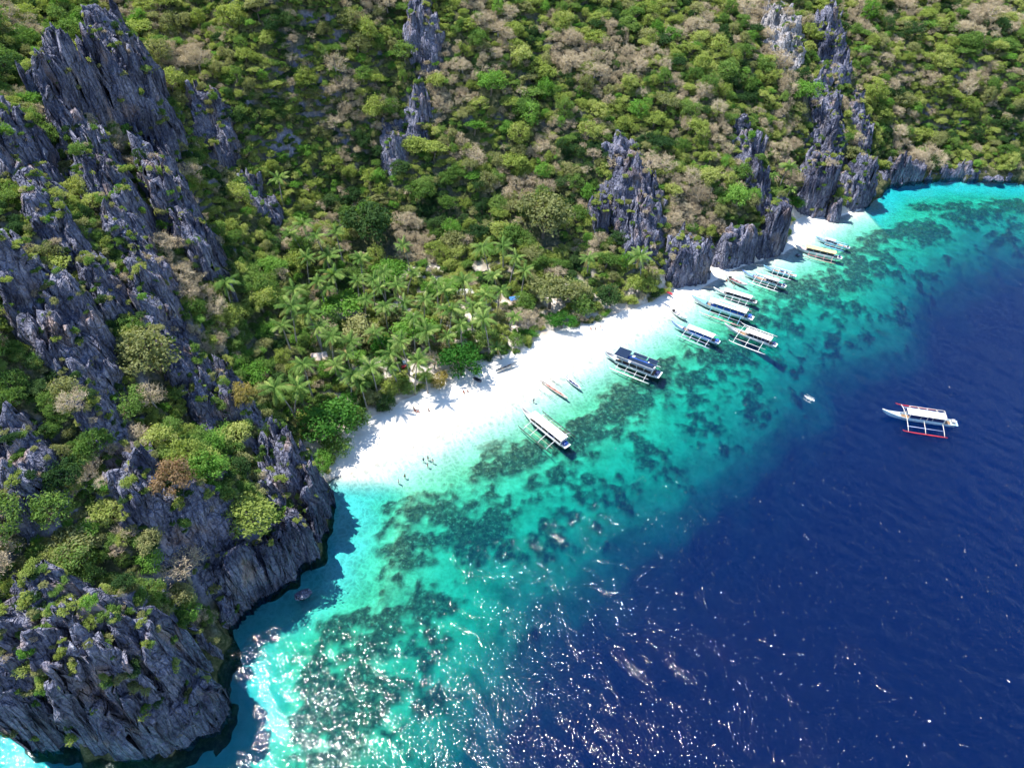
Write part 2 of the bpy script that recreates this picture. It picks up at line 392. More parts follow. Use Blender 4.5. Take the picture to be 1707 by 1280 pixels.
def rock_nodes(nd, lk):
    v = coords(nd, lk); vs_ = coords(nd, lk, scale=(1, 1, .16))
    n2 = ntex(nd, lk, vs_, 1.1, 3, .65); n3 = ntex(nd, lk, v, 1.6, 2, .7)
    c = ramp(nd, [(.30, (.034, .038, .066)), (.47, (.105, .115, .18)), (.60, (.22, .225, .30)), (.74, (.48, .48, .52))]); lk.new(n2, c.inputs[0])
    c2 = ramp(nd, [(.34, (.055, .064, .115)), (.66, (.29, .295, .37))]); lk.new(n3, c2.inputs[0])
    col = mixc(nd, lk, .5, c.outputs[0], c2.outputs[0])
    st = ramp(nd, [(.57, (0, 0, 0)), (.70, (1, 1, 1))]); lk.new(ntex(nd, lk, coords(nd, lk, scale=(1, 1, .5)), .23, 2), st.inputs[0])
    col = mixc(nd, lk, mathn(nd, lk, 'MULTIPLY', st.outputs[0], .55), col, (.36, .25, .19))
    gr = ramp(nd, [(.60, (0, 0, 0)), (.70, (1, 1, 1))]); lk.new(ntex(nd, lk, v, .55, 3, .7), gr.inputs[0])
    col = mixc(nd, lk, mathn(nd, lk, 'MULTIPLY', gr.outputs[0], .45), col, (.085, .10, .045))
    bt = ramp(nd, [(.36, (.40, .42, .50)), (.5, (1, 1, 1)), (.64, (1.35, 1.32, 1.28))]); lk.new(ntex(nd, lk, v, .11, 2, .6), bt.inputs[0])
    col = mixc(nd, lk, .85, col, bt.outputs[0], 'MULTIPLY')
    hh = mathn(nd, lk, 'ADD', n2, mathn(nd, lk, 'MULTIPLY', n3, .8))
    return col, hh
def make_rock(name="weathered_limestone", pale=0.0):
    m, nd, lk = mat_new(name)
    col, hh = rock_nodes(nd, lk)
    if pale: col = mixc(nd, lk, pale, col, (.62, .58, .55))
    vor = N(nd, 'ShaderNodeTexVoronoi', feature='DISTANCE_TO_EDGE', i_Scale=.9); lk.new(coords(nd, lk, scale=(1, 1, .22)), vor.inputs['Vector'])
    crk = ramp(nd, [(0, (0, 0, 0)), (.12, (1, 1, 1))]); lk.new(vor.outputs[0], crk.inputs[0])
    hh = mathn(nd, lk, 'ADD', hh, mathn(nd, lk, 'MULTIPLY', crk.outputs[0], .5))
    out_bsdf(nd, lk, col, .92, .12, bumpn(nd, lk, hh, .9, 1.0)); return m
def make_hillside():
    m, nd, lk = mat_new("hillside_soil_and_rock")
    rock, hh = rock_nodes(nd, lk)
    v = coords(nd, lk)
    soil = ramp(nd, [(.3, (.025, .032, .016)), (.48, (.060, .070, .030)), (.58, (.12, .115, .060)), (.72, (.22, .18, .12))]); lk.new(ntex(nd, lk, v, .9, 4, .75), soil.inputs[0])
    ra = N(nd, 'ShaderNodeAttribute', attribute_name='rock')
    sa = N(nd, 'ShaderNodeAttribute', attribute_name='sand')
    col = mixc(nd, lk, ra.outputs['Fac'], soil.outputs[0], rock)
    sd = ramp(nd, [(.3, (.40, .33, .27)), (.7, (.66, .60, .53))]); lk.new(ntex(nd, lk, v, .5, 5), sd.inputs[0])
    col = mixc(nd, lk, sa.outputs['Fac'], col, sd.outputs[0])
    out_bsdf(nd, lk, col, .95, .08); return m
def make_sand():
    m, nd, lk = mat_new("coral_sand_and_reef")
    v = coords(nd, lk)
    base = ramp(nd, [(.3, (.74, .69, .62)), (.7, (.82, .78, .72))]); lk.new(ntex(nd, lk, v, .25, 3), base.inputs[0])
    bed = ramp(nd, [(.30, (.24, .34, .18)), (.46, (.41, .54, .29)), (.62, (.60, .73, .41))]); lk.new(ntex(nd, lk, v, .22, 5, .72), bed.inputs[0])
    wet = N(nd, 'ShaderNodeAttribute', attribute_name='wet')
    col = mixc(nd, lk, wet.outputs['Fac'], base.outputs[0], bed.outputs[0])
    reef = N(nd, 'ShaderNodeAttribute', attribute_name='reef')
    rc = ramp(nd, [(.28, (.016, .022, .016)), (.44, (.050, .058, .036)), (.56, (.12, .125, .070)), (.69, (.36, .37, .24))]); lk.new(ntex(nd, lk, v, 1.0, 3, .75), rc.inputs[0])
    col = mixc(nd, lk, reef.outputs['Fac'], col, rc.outputs[0])
    lit = N(nd, 'ShaderNodeAttribute', attribute_name='litter')
    lc = ramp(nd, [(.5, (.70, .63, .56)), (.62, (.22, .17, .13))]); lk.new(ntex(nd, lk, v, 2.2, 4, .7), lc.inputs[0])
    col = mixc(nd, lk, lit.outputs['Fac'], col, lc.outputs[0])
    out_bsdf(nd, lk, col, .95, .05); return m
def make_water():
    m, nd, lk = mat_new("sea_water")
    o = nd.new('ShaderNodeOutputMaterial')
    v = coords(nd, lk, rot=(0, 0, R(28)))
    calm = N(nd, 'ShaderNodeAttribute', attribute_name='chop')
    fin = ntex(nd, lk, coords(nd, lk, scale=(1, .6, 1), rot=(0, 0, R(-38))), 2.1, 2, .6)
    b = N(nd, 'ShaderNodeBump', i_Distance=.235); lk.new(fin, b.inputs['Height']); lk.new(calm.outputs['Fac'], b.inputs['Strength'])
    # ripple caustics painted as a bright net into the see-through colour, fading offshore
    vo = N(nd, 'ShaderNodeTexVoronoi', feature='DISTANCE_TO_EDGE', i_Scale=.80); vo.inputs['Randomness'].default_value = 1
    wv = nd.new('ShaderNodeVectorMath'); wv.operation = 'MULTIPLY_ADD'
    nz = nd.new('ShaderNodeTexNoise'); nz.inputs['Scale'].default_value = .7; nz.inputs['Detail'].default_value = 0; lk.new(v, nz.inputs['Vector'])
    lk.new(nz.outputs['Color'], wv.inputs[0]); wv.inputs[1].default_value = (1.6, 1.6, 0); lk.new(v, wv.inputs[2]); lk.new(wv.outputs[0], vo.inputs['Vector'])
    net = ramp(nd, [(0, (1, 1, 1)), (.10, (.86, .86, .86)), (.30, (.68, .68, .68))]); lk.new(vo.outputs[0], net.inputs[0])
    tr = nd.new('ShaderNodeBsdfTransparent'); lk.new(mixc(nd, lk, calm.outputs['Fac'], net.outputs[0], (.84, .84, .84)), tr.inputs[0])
    gl = N(nd, 'ShaderNodeBsdfGlossy', i_Roughness=.065); gl.inputs['Color'].default_value = (1, 1, 1, 1); lk.new(b.outputs[0], gl.inputs['Normal'])
    fr = N(nd, 'ShaderNodeFresnel', i_IOR=1.33); lk.new(b.outputs[0], fr.inputs['Normal'])
    mx = nd.new('ShaderNodeMixShader'); lk.new(fr.outputs[0], mx.inputs[0]); lk.new(tr.outputs[0], mx.inputs[1]); lk.new(gl.outputs[0], mx.inputs[2])
    # foam flecks
    fa = N(nd, 'ShaderNodeAttribute', attribute_name='foam')
    fn = ramp(nd, [(.695, (0, 0, 0)), (.745, (1, 1, 1))]); lk.new(ntex(nd, lk, coords(nd, lk, scale=(1, .55, 1), rot=(0, 0, R(-30))), .95, 3, .8), fn.inputs[0])
    df = nd.new('ShaderNodeBsdfDiffuse'); df.inputs[0].default_value = (.82, .86, .88, 1)
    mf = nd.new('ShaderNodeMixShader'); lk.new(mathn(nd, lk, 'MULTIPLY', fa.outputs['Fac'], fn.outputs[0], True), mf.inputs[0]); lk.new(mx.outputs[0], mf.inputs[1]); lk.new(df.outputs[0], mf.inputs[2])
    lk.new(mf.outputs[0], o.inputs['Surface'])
    va = nd.new('ShaderNodeVolumeAbsorption'); va.inputs['Color'].default_value = (.0, .855, .935, 1); va.inputs['Density'].default_value = .45
    sc_ = nd.new('ShaderNodeVolumeScatter'); sc_.inputs['Color'].default_value = (.0, .17, 1, 1); sc_.inputs['Density'].default_value = .025
    ad = nd.new('ShaderNodeAddShader'); lk.new(va.outputs[0], ad.inputs[0]); lk.new(sc_.outputs[0], ad.inputs[1]); lk.new(ad.outputs[0], o.inputs['Volume'])
    return m
def make_leaf(name, cols, trans=.40, nscale=1.6):
    m, nd, lk = mat_new(name)
    oi = nd.new('ShaderNodeObjectInfo')
    v = coords(nd, lk, kind='obj')
    n = ntex(nd, lk, v, nscale, 2, .7)
    f = mathn(nd, lk, 'ADD', mathn(nd, lk, 'MULTIPLY', oi.outputs['Random'], .5), mathn(nd, lk, 'MULTIPLY', mathn(nd, lk, 'SUBTRACT', n, .30), 1.35), True)
    k = len(cols)
    c = ramp(nd, [(i / (k - 1), cc) for i, cc in enumerate(cols)]); lk.new(f, c.inputs[0])
    o = nd.new('ShaderNodeOutputMaterial')
    d = nd.new('ShaderNodeBsdfDiffuse'); lk.new(c.outputs[0], d.inputs[0])
    t = nd.new('ShaderNodeBsdfTranslucent'); lk.new(mixc(nd, lk, 1.0, c.outputs[0], (1.15, 1.2, .55), 'MULTIPLY'), t.inputs[0])
    mx = nd.new('ShaderNodeMixShader'); mx.inputs[0].default_value = trans
    lk.new(d.outputs[0], mx.inputs[1]); lk.new(t.outputs[0], mx.inputs[2]); lk.new(mx.outputs[0], o.inputs[0])
    return m
_pm = {}
def paint(col, rough=.5, spec=.4, dirt=.25, name=None):
    key = (col, rough, dirt)
    if key in _pm: return _pm[key]
    m, nd, lk = mat_new(name or "paint_%d" % len(_pm))
    n = ntex(nd, lk, coords(nd, lk, kind='obj'), 1.7, 5, .65)
    c = ramp(nd, [(.35, tuple(x * (1 - dirt) for x in col)), (.6, col)]); lk.new(n, c.inputs[0])
    out_bsdf(nd, lk, c.outputs[0], rough, spec); _pm[key] = m; return m
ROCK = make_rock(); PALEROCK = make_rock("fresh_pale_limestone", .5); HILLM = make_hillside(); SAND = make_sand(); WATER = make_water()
LEAF = {
    'yellowgreen': make_leaf("yellow_green_leaves", [(.17, .235, .055), (.30, .37, .095), (.46, .48, .18)]),
    'mid': make_leaf("mid_green_leaves", [(.070, .145, .036), (.14, .245, .060), (.24, .33, .10)]),
    'dark': make_leaf("dark_green_leaves", [(.026, .064, .030), (.050, .105, .038), (.095, .16, .058)]),
    'olive': make_leaf("olive_leaves", [(.16, .185, .078), (.26, .28, .12), (.40, .39, .19)]),
    'bright': make_leaf("bright_green_leaves", [(.09, .22, .036), (.155, .32, .06), (.26, .42, .10)]),
    'seaalmond': make_leaf("glossy_deep_green_leaves", [(.024, .10, .02), (.050, .165, .030), (.12, .27, .055)]),
    'dry': make_leaf("dry_twigs_and_dead_leaves", [(.38, .30, .21), (.58, .48, .35), (.72, .62, .46)], trans=.3),
    'red': make_leaf("russet_leaves", [(.11, .12, .05), (.24, .14, .08), (.36, .26, .16)]),
    'gold': make_leaf("golden_brown_leaves", [(.24, .20, .06), (.34, .28, .09), (.40, .33, .15)]),
    'palm': make_leaf("palm_fronds", [(.05, .12, .032), (.14, .25, .060), (.36, .44, .14)], trans=.33, nscale=.6),
}
BARK = paint((.20, .17, .14), .95, .1, .5, "bark"); PALEBARK = paint((.36, .33, .29), .95, .1, .4, "pale_palm_bark")

# ------------------------------------------------------------------ the setting: seabed and beach, hillside, crags, sea
gx = spaced(-420, -100, 225, 520, .55); gy = spaced(-120, 30, 300, 690, .55)
X, Y = np.meshgrid(gx, gy); x, y = X.ravel(), Y.ravel()
d = shore_dist(x, y); zs = seabed_z(x, y); keep = d < 45
F = grid_faces(len(gy), len(gx), keep)
V, F, used = compact(np.c_[x, y, zs], F)
me = new_mesh("beach_and_seabed", V, F, True)
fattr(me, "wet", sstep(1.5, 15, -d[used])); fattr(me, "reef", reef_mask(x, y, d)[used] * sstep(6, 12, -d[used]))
veg = sstep(8, 4, np.abs(d[used] - 20)) * sstep(-.25, .35, fbm(x[used] / 6, y[used] / 6, 88, 3))
wr = np.zeros(len(used)); wo = 1.5 * fbm(x[used] / 14, y[used] / 14, 97, 3); wb = sstep(-.2, .3, noise(x[used] / 5, y[used] / 5, 99))
for q, w, a_ in ((2.6, .5, .30), (6.2, .45, .34), (9.5, .6, .26)): wr = np.maximum(wr, a_ * sstep(w, 0, np.abs(d[used] + wo - q)) * wb)
fattr(me, "litter", np.maximum(.8 * veg, wr))
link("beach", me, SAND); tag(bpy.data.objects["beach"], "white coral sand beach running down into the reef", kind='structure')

X, Y = HX, HY; x, y = X.ravel(), Y.ravel()
b = HZ.ravel(); d = HD.ravel()
F = grid_faces(len(hy), len(hx), d > -4)
V, F, used = compact(np.c_[x, y, b], F)
me = new_mesh("hillside", V, F, True)
gzy, gzx = np.gradient(b.reshape(X.shape), hy, hx); slope = np.hypot(gzx, gzy).ravel()
rk = np.clip(sstep(1.5, 2.4, slope) + sstep(.15, .5, fbm(x / 17, y / 17, 71, 3)) * .15, 0, 1) * sstep(4, 9, b)
fattr(me, "rock", rk[used])
sandy = sstep(9, 5, b) * sstep(-.25, .25, fbm(x / 9, y / 9, 73, 3) + .35 - b / 12)
fattr(me, "sand", (np.maximum(sandy, sstep(2.6, 1.8, b)) * sstep(140, 130, x) * (1 - sstep(104, 99, y) * sstep(-15, -30, x)))[used])
hs = link("hillside", me, HILLM); tag(hs, "steep wooded limestone hillside rising behind the beach", kind='structure')

for c in CRAGS:
    st = .34 if c.y < 92 and c.top < 45 else .42
    e = max(c.a, c.b) * 1.35 + 1
    ax = np.arange(-e, e, st); X, Y = np.meshgrid(ax + c.x, ax + c.y); x, y = X.ravel(), Y.ravel()
    b = hill(x, y); z, p = c.z(x, y, b); k = (p > 0) & (z > b - 1.5)
    if not k.any(): continue
    V, F, used = compact(np.c_[x, y, z], grid_faces(len(ax), len(ax), k))
    vx, vy, vz = V[:, 0].copy(), V[:, 1].copy(), V[:, 2].copy(); pp = sstep(0, .25, p[used])
    for i_, sd in ((0, 400), (1, 420)):
        n = .95 * noise3(vx / 3.2, vy / 3.2, vz / 2.4, sd) + .55 * noise3(vx / 1.4, vy / 1.4, vz / 1.1, sd + 3) + .28 * noise3(vx / .7, vy / .7, vz / .6, sd + 6)
        V[:, i_] += n * pp * (1.0 if c.top - c.base > 4 else .6)
    V[:, 2] += pp * .5 * noise3(vx / 1.7, vy / 1.7, vz / 1.7, 440)
    V = V - np.array([c.x, c.y, c.base])
    o = link(c.name, new_mesh(c.name, V, F, False), PALEROCK if c.name == 'limestone_dome' else ROCK, loc=(c.x, c.y, c.base)); tag(o, c.label, "rock", c.group)

wx = spaced(-420, -80, 215, 520, .6); wy = spaced(-120, 30, 268, 320, .6)
X, Y = np.meshgrid(wx, wy); x, y = X.ravel(), Y.ravel(); nx_, ny_ = len(wx), len(wy)
d = shore_dist(x, y)
def waves(x, y):
    z = 0
    for ang, lam, amp, st, sd in ((-38, 2.6, .15, .35, 1), (-55, 4.2, .10, .30, 2), (-20, 8.5, .07, .35, 3), (30, 2.2, .09, .5, 4)):
        c_, s_ = math.cos(R(ang)), math.sin(R(ang)); u = x * c_ + y * s_; w = -x * s_ + y * c_
        n = noise(u / lam * st + 7 * sd, w / lam, 300 + sd); z = z + amp * (1 - 2.2 * np.abs(n))
    return z
chop = .18 + .82 * sstep(6, 48, -d); chop = np.maximum(chop, .8 * sstep(85, 55, y))
wz = waves(x, y) * chop * ((x > -110) & (x < 240) & (y > 0)); wz = wz - wz[(d < 0)].mean() * chop
top = np.c_[x, y, wz]
i = np.arange(nx_ * ny_).reshape(ny_, nx_); n0 = nx_ * ny_
# closed body: the top sheet, four sides and a floor far below
ring = np.r_[i[0, :], i[1:, -1], i[-1, -2::-1], i[-2:0:-1, 0]]
VV = np.vstack([top, np.c_[x[ring], y[ring], np.full(len(ring), -60.0)]])
m_ = len(ring); rb = n0 + np.arange(m_)
side = np.stack([ring, rb, np.roll(rb, -1), np.roll(ring, -1)], -1)
FF = np.vstack([grid_faces(ny_, nx_), side])
me = new_mesh("sea", VV, FF, True)
import bmesh
bm = bmesh.new(); bm.from_mesh(me); bm.verts.ensure_lookup_table()
bm.faces.new([bm.verts[k] for k in rb[::-1]]); bmesh.ops.recalc_face_normals(bm, faces=bm.faces); bm.to_mesh(me); bm.free()
o_ = -d
foam = .3 * sstep(2.0, .3, np.abs(o_ - .4)) * sstep(72, 58, y) + sstep(14, 45, o_) * (.35 + .65 * sstep(-.3, .5, fbm(x / 22, y / 14, 95, 2))) * (.55 + .45 * sstep(140, 60, y))
foam = foam * sstep(11, 18, o_) + foam * sstep(2.5, 1.0, o_)
fattr(me, "foam", np.r_[np.clip(foam, 0, 1), np.zeros(m_)]); fattr(me, "chop", np.r_[chop, np.zeros(m_)])
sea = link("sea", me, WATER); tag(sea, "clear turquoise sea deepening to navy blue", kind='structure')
print("setting", round(time.time() - T0, 1))

# ------------------------------------------------------------------ shape builder
class MB:
    def __init__(s): s.v = []; s.f = []
    def add(s, V, F):
        o = len(s.v); s.v += [tuple(p) for p in V]; s.f += [tuple(k + o for k in f) for f in F]; return s
    def box(s, x0, x1, y0, y1, z0, z1):
        return s.add([(x0, y0, z0), (x1, y0, z0), (x1, y1, z0), (x0, y1, z0), (x0, y0, z1), (x1, y0, z1), (x1, y1, z1), (x0, y1, z1)],
                     [(3, 2, 1, 0), (4, 5, 6, 7), (0, 1, 5, 4), (1, 2, 6, 5), (2, 3, 7, 6), (3, 0, 4, 7)])
    def tube(s, pts, rad, n=6):
        pts = [Vector(p) for p in pts]; k = len(pts)
        if not hasattr(rad, '__len__'): rad = [rad] * k
        V = []; F = []
        for i, p in enumerate(pts):
            t = (pts[min(i + 1, k - 1)] - pts[max(i - 1, 0)]).normalized()
            a = t.orthogonal().normalized() if i == 0 else (a - t * a.dot(t)).normalized()
            bb = t.cross(a)
            for j in range(n):
                q = 2 * math.pi * j / n; V.append(p + (a * math.cos(q) + bb * math.sin(q)) * rad[i])
        for i in range(k - 1):
            for j in range(n):
                F.append((i * n + j, i * n + (j + 1) % n, (i + 1) * n + (j + 1) % n, (i + 1) * n + j))
        F.append(tuple(range(n))[::-1]); F.append(tuple((k - 1) * n + j for j in range(n)))
        return s.add(V, F)
    def mesh(s, name, smooth=False):
        me = bpy.data.meshes.new(name); me.from_pydata(s.v, [], s.f)
        if smooth: me.polygons.foreach_set("use_smooth", np.ones(len(me.polygons), bool))
        me.update(); return me
    def build(s, name, mat, parent=None, smooth=False, **kw): return link(name, s.mesh(name, smooth), mat, parent, **kw)

# ------------------------------------------------------------------ trees
def leaf_cloud(rng, centers, rads, nper, size, flat=.75, droop=0.0):
    """many small leaf faces over the surfaces of clumps"""
    Vs = []
    for (c, r) in zip(centers, rads):
        n = max(6, int(nper * r * r))
        d_ = rng.normal(size=(n, 3)); d_[:, 2] = np.abs(d_[:, 2]) * .9 - .25; d_ /= np.linalg.norm(d_, axis=1)[:, None]
        p = c + d_ * (r * np.where(rng.random((n, 1)) < .16, rng.uniform(1.0, 1.6, (n, 1)), rng.uniform(.5, 1.06, (n, 1)))) * np.array([1, 1, flat])
        nn = d_ * .8 + rng.normal(size=(n, 3)) * .55 + np.array([0, 0, .45]); nn /= np.linalg.norm(nn, axis=1)[:, None]
        a = np.cross(nn, rng.normal(size=(n, 3))); a /= np.linalg.norm(a, axis=1)[:, None]; bb = np.cross(nn, a)
        s_ = size * rng.uniform(.6, 1.35, (n, 1))
        q = np.stack([p - a * s_, p - bb * s_ * .55 + nn * s_ * .12, p + a * s_, p + bb * s_ * .55 - nn * s_ * .10], 1)
        Vs.append(q.reshape(-1, 3))
    V = np.vstack(Vs); F = np.arange(len(V)).reshape(-1, 4); return V, F
def make_tree_meshes(seed, kind):
    """unit tree: crown radius about 1; returns crown mesh, trunk mesh"""
    rng = np.random.default_rng(seed)
    hgt = {'round': 1.5, 'tall': 1.9, 'flat': 1.35, 'shrub': .75, 'dry': 1.35}[kind]
    ncl = {'round': 30, 'tall': 32, 'flat': 30, 'shrub': 15, 'dry': 26}[kind]
    cs = []; rs = []
    cz, rz_ = {'round': (.82, .58), 'tall': (1.0, .85), 'flat': (1.02, .26), 'shrub': (.36, .40), 'dry': (.80, .48)}[kind]
    for k in range(ncl):
        a = k * 2.399963 + rng.uniform(-.5, .5); zz = -.55 + 1.5 * (k + .5) / ncl + rng.uniform(-.12, .12); zz = min(zz, .97)
        q = math.sqrt(max(0, 1 - zz * zz)) * (rng.uniform(.72, 1.12) if k % 4 else rng.uniform(.3, .7))
        cs.append((q * .82 * math.cos(a), q * .82 * math.sin(a), cz + rz_ * zz * rng.uniform(.8, 1.15))); rs.append(rng.uniform(.15, .38) * (1 if kind != 'shrub' else 1.25))
    cs = np.array(cs)
    tr = MB(); fork = (rng.uniform(-.08, .08), rng.uniform(-.08, .08), hgt * .42)
    tr.tube([(0, 0, -.5), (fork[0] * .5, fork[1] * .5, hgt * .2), fork], [.085, .065, .05], 6)
    for k in rng.choice(ncl, min(7, ncl), replace=False):
        c = cs[k]; midp = (fork[0] * .5 + c[0] * .5, fork[1] * .5 + c[1] * .5, (fork[2] + c[2]) * .5 - .06)
        tr.tube([fork, midp, tuple(c)], [.038, .026, .012], 5)
    trunk = tr.mesh("trunk", True)
    if kind == 'dry':
        tw = MB()
        for c in cs:
            c = np.array(c)
            for j in range(13):
                dd = rng.normal(size=3); dd[2] = abs(dd[2]) * .6 + .1; dd /= np.linalg.norm(dd); L = rng.uniform(.16, .38)
                p0 = c + rng.normal(size=3) * .07; p1 = p0 + dd * L * .5 + rng.normal(size=3) * .04; p2 = p0 + dd * L
                tw.tube([p0, p1, p2], [.013, .009, .004], 3)
        V2, F2 = leaf_cloud(rng, cs, rs, 380, .030)
        crown = bpy.data.meshes.new("crown"); tw.add(V2, F2); crown.from_pydata(tw.v, [], tw.f); crown.update()
    else:
        per, sz = {'round': (1150, .058), 'tall': (1050, .058), 'flat': (1000, .060), 'shrub': (1100, .075)}[kind]
        V, F = leaf_cloud(rng, cs, rs, per, sz, .6 if kind == 'flat' else .85)
        crown = new_mesh("crown", V, F)
    return crown, trunk
TREES = {'round': [make_tree_meshes(100 + i, 'round') for i in range(6)], 'tall': [make_tree_meshes(120 + i, 'tall') for i in range(2)],
         'flat': [make_tree_meshes(140 + i, 'flat') for i in range(2)], 'shrub': [make_tree_meshes(160 + i, 'shrub') for i in range(3)],
         'dry': [make_tree_meshes(180 + i, 'dry') for i in range(3)]}
for k in TREES:
    for cme, tme in TREES[k]: cme.materials.append(LEAF['mid']); tme.materials.append(BARK)
def tree(name, label, group, x, y, z, r, shape, look, var=0, rz=0., cat="tree", hs=1.0):
    e = empty(name, (x, y, z), rz); q = random.Random(int(x * 977 + y * 131)); e.scale = (r * q.uniform(.82, 1.22), r * q.uniform(.82, 1.22), r * hs * q.uniform(.78, 1.3)); e.rotation_euler = (q.uniform(-.18, .18), q.uniform(-.18, .18), rz)
    cme, tme = TREES[shape][var % len(TREES[shape])]
    link("trunk", tme, PALEBARK if look == 'dry' else BARK, e); link("crown", cme, LEAF[look], e)
    tag(e, label, cat, group); return e
def place(px, py, lift): return sight(px, py, lift, TZ)

SPECIAL = [  # px, py, crown radius m, shape, look, name, label
    (622, 368, 8.0, 'round', 'dark', "broadleaf_tree", "largest dark green tree, broad dense crown at the foot of the hillside"),
    (652, 442, 6.2, 'flat', 'bright', "broadleaf_tree", "pale lime-green flat-crowned tree just below the big dark tree"),
    (575, 502, 5.8, 'flat', 'bright', "broadleaf_tree", "layered bright green tree ringed by palms in the grove"),
    (768, 592, 6.3, 'round', 'seaalmond', "beach_tree", "big glossy green tree overhanging the white sand"),
    (683, 548, 5.2, 'flat', 'bright', "broadleaf_tree", "fresh green spreading tree in the middle of the palm grove"),
    (640, 575, 4.6, 'round', 'seaalmond', "beach_tree", "deep green tree behind the yellowish shrub at the sand"),
    (540, 690, 6.8, 'round', 'seaalmond', "beach_tree", "bushy green tree against the dark crag at the beach end"),
    (560, 735, 3.6, 'round', 'mid', "beach_tree", "low bushy green tree leaning over the sand by the dark crag"),
    (938, 528, 3.7, 'round', 'seaalmond', "beach_tree", "bright glossy round tree alone on the upper sand"),
    (655, 640, 3.2, 'round', 'yellowgreen', "beach_shrub", "yellow-green round shrub at the sand edge beside palms"),
    (592, 690, 3.4, 'round', 'mid', "beach_tree", "mid-green tree at the sand edge beside the bushy crag tree"),
    (575, 665, 3.6, 'round', 'seaalmond', "beach_tree", "deep green tree between the bushy crag tree and the front palms"),
    (622, 662, 2.6, 'round', 'olive', "beach_shrub", "olive shrub at the foot of the tall straight palm"),
    (680, 645, 2.4, 'round', 'mid', "beach_shrub", "mid-green shrub under the leaning grey-trunked palm"),
    (735, 628, 2.6, 'round', 'gold', "beach_shrub", "golden shrub below the pinkish half-bare tree"),
    (812, 560, 3.0, 'round', 'mid', "beach_tree", "mid-green tree between the golden tree and the sandy bank"),
    (970, 505, 3.6, 'round', 'mid', "beach_tree", "mid-green tree right of the bright glossy round tree"),
    (1020, 490, 3.8, 'round', 'dark', "beach_tree", "dark green tree at the back of the sand below the small outcrop"),
    (1060, 470, 3.4, 'round', 'yellowgreen', "beach_tree", "yellow-green tree at the back of the sand below the broad crag"),
    (646, 664, 1.8, 'shrub', 'bright', "beach_shrub", "small vivid green bush under the yellow-green shrub"),
    (722, 600, 3.6, 'dry', 'dry', "dry_tree", "pinkish half-bare tree beside the big glossy beach tree"),
    (600, 548, 5.0, 'round', 'olive', "broadleaf_tree", "brownish olive tree among the near palms"),
    (728, 545, 3.4, 'flat', 'gold', "broadleaf_tree", "golden-leaved tree between palms in the grove"),
    (918, 478, 6.8, 'flat', 'olive', "broadleaf_tree", "wide grey-olive tree behind the upper sand"),
    (905, 352, 8.0, 'round', 'olive', "broadleaf_tree", "huge pale olive tree with a domed crown on the lower hillside"),
    (855, 388, 5.0, 'round', 'mid', "broadleaf_tree", "mid-green tree tucked below the huge olive dome"),
    (280, 790, 3.4, 'round', 'red', "red_leaved_tree", "rust-red leaved tree on the rocky lower mountain"),
    (246, 940, 2.6, 'round', 'bright', "broadleaf_tree", "small lime-green tree on top of the headland"),
    (305, 948, 3.8, 'dry', 'dry', "dry_tree", "pinkish bare tree beside the lime-green headland tree"),
    (408, 842, 5.0, 'round', 'yellowgreen', "broadleaf_tree", "round yellow-green tree on the ledge above the jagged sea wall"),
    (385, 725, 3.2, 'round', 'yellowgreen', "broadleaf_tree", "pale yellowish tree hugging the tall dark crag"),
    (360, 720, 3.6, 'round', 'bright', "broadleaf_tree", "light green tree above the jagged sea wall woods"),
    (415, 620, 4.2, 'round', 'bright', "broadleaf_tree", "light green tree at the foot of the narrow blade"),
    (405, 655, 3.2, 'round', 'gold', "golden_shrub", "golden-brown shrub above the tall dark crag"),
    (228, 570, 6.2, 'round', 'olive', "broadleaf_tree", "big olive-green tree in the middle of the lower mountain"),
    (125, 670, 2.6, 'dry', 'dry', "dry_tree", "white-limbed bare tree on the mountain"),
    (1348, 140, 6.0, 'round', 'bright', "broadleaf_tree", "vivid green tree beside the bare grey ridge rib"),
    (818, 128, 5.2, 'round', 'bright', "broadleaf_tree", "vivid green tree high on the hillside"),
    (790, 204, 3.8, 'flat', 'bright', "broadleaf_tree", "vivid flat green tree in the middle of the hillside"),
    (790, 286, 2.9, 'flat', 'bright', "broadleaf_tree", "small vivid green tree above the palms"),
    (983, 314, 3.2, 'round', 'bright', "broadleaf_tree", "small vivid green tree left of the broad grey crag"),
    (500, 410, 3.6, 'round', 'mid', "broadleaf_tree", "mid-green tree beside the highest palms"),
    (880, 555, 2.3, 'shrub', 'seaalmond', "beach_shrub", "sparse dark green shrub on the sandy bank"),
    (885, 520, 3.2, 'dry', 'dry', "dry_tree", "low leafless pinkish shrub on the sandy bank behind the beach"),
    (1325, 330, 3.4, 'round', 'seaalmond', "beach_tree", "deep green tree between the leaning fin and the cove"),
    (1255, 320, 2.6, 'round', 'bright', "broadleaf_tree", "light green tree on the narrow crag above the far boats"),
]
specials = []
for n, (px, py, r, shp, leafk, name, label) in enumerate(SPECIAL):
    hgt = {'round': 1.15, 'tall': 1.4, 'flat': 1.15, 'shrub': .45, 'dry': .95}[shp] * r
    x, y, z = place(px, py, hgt)
    specials.append((x, y, r, z))
    tree(name, label, None, x, y, z - .2, r, shp, leafk, n, rz=n * 1.3, cat="shrub" if 'shrub' in name else "tree")

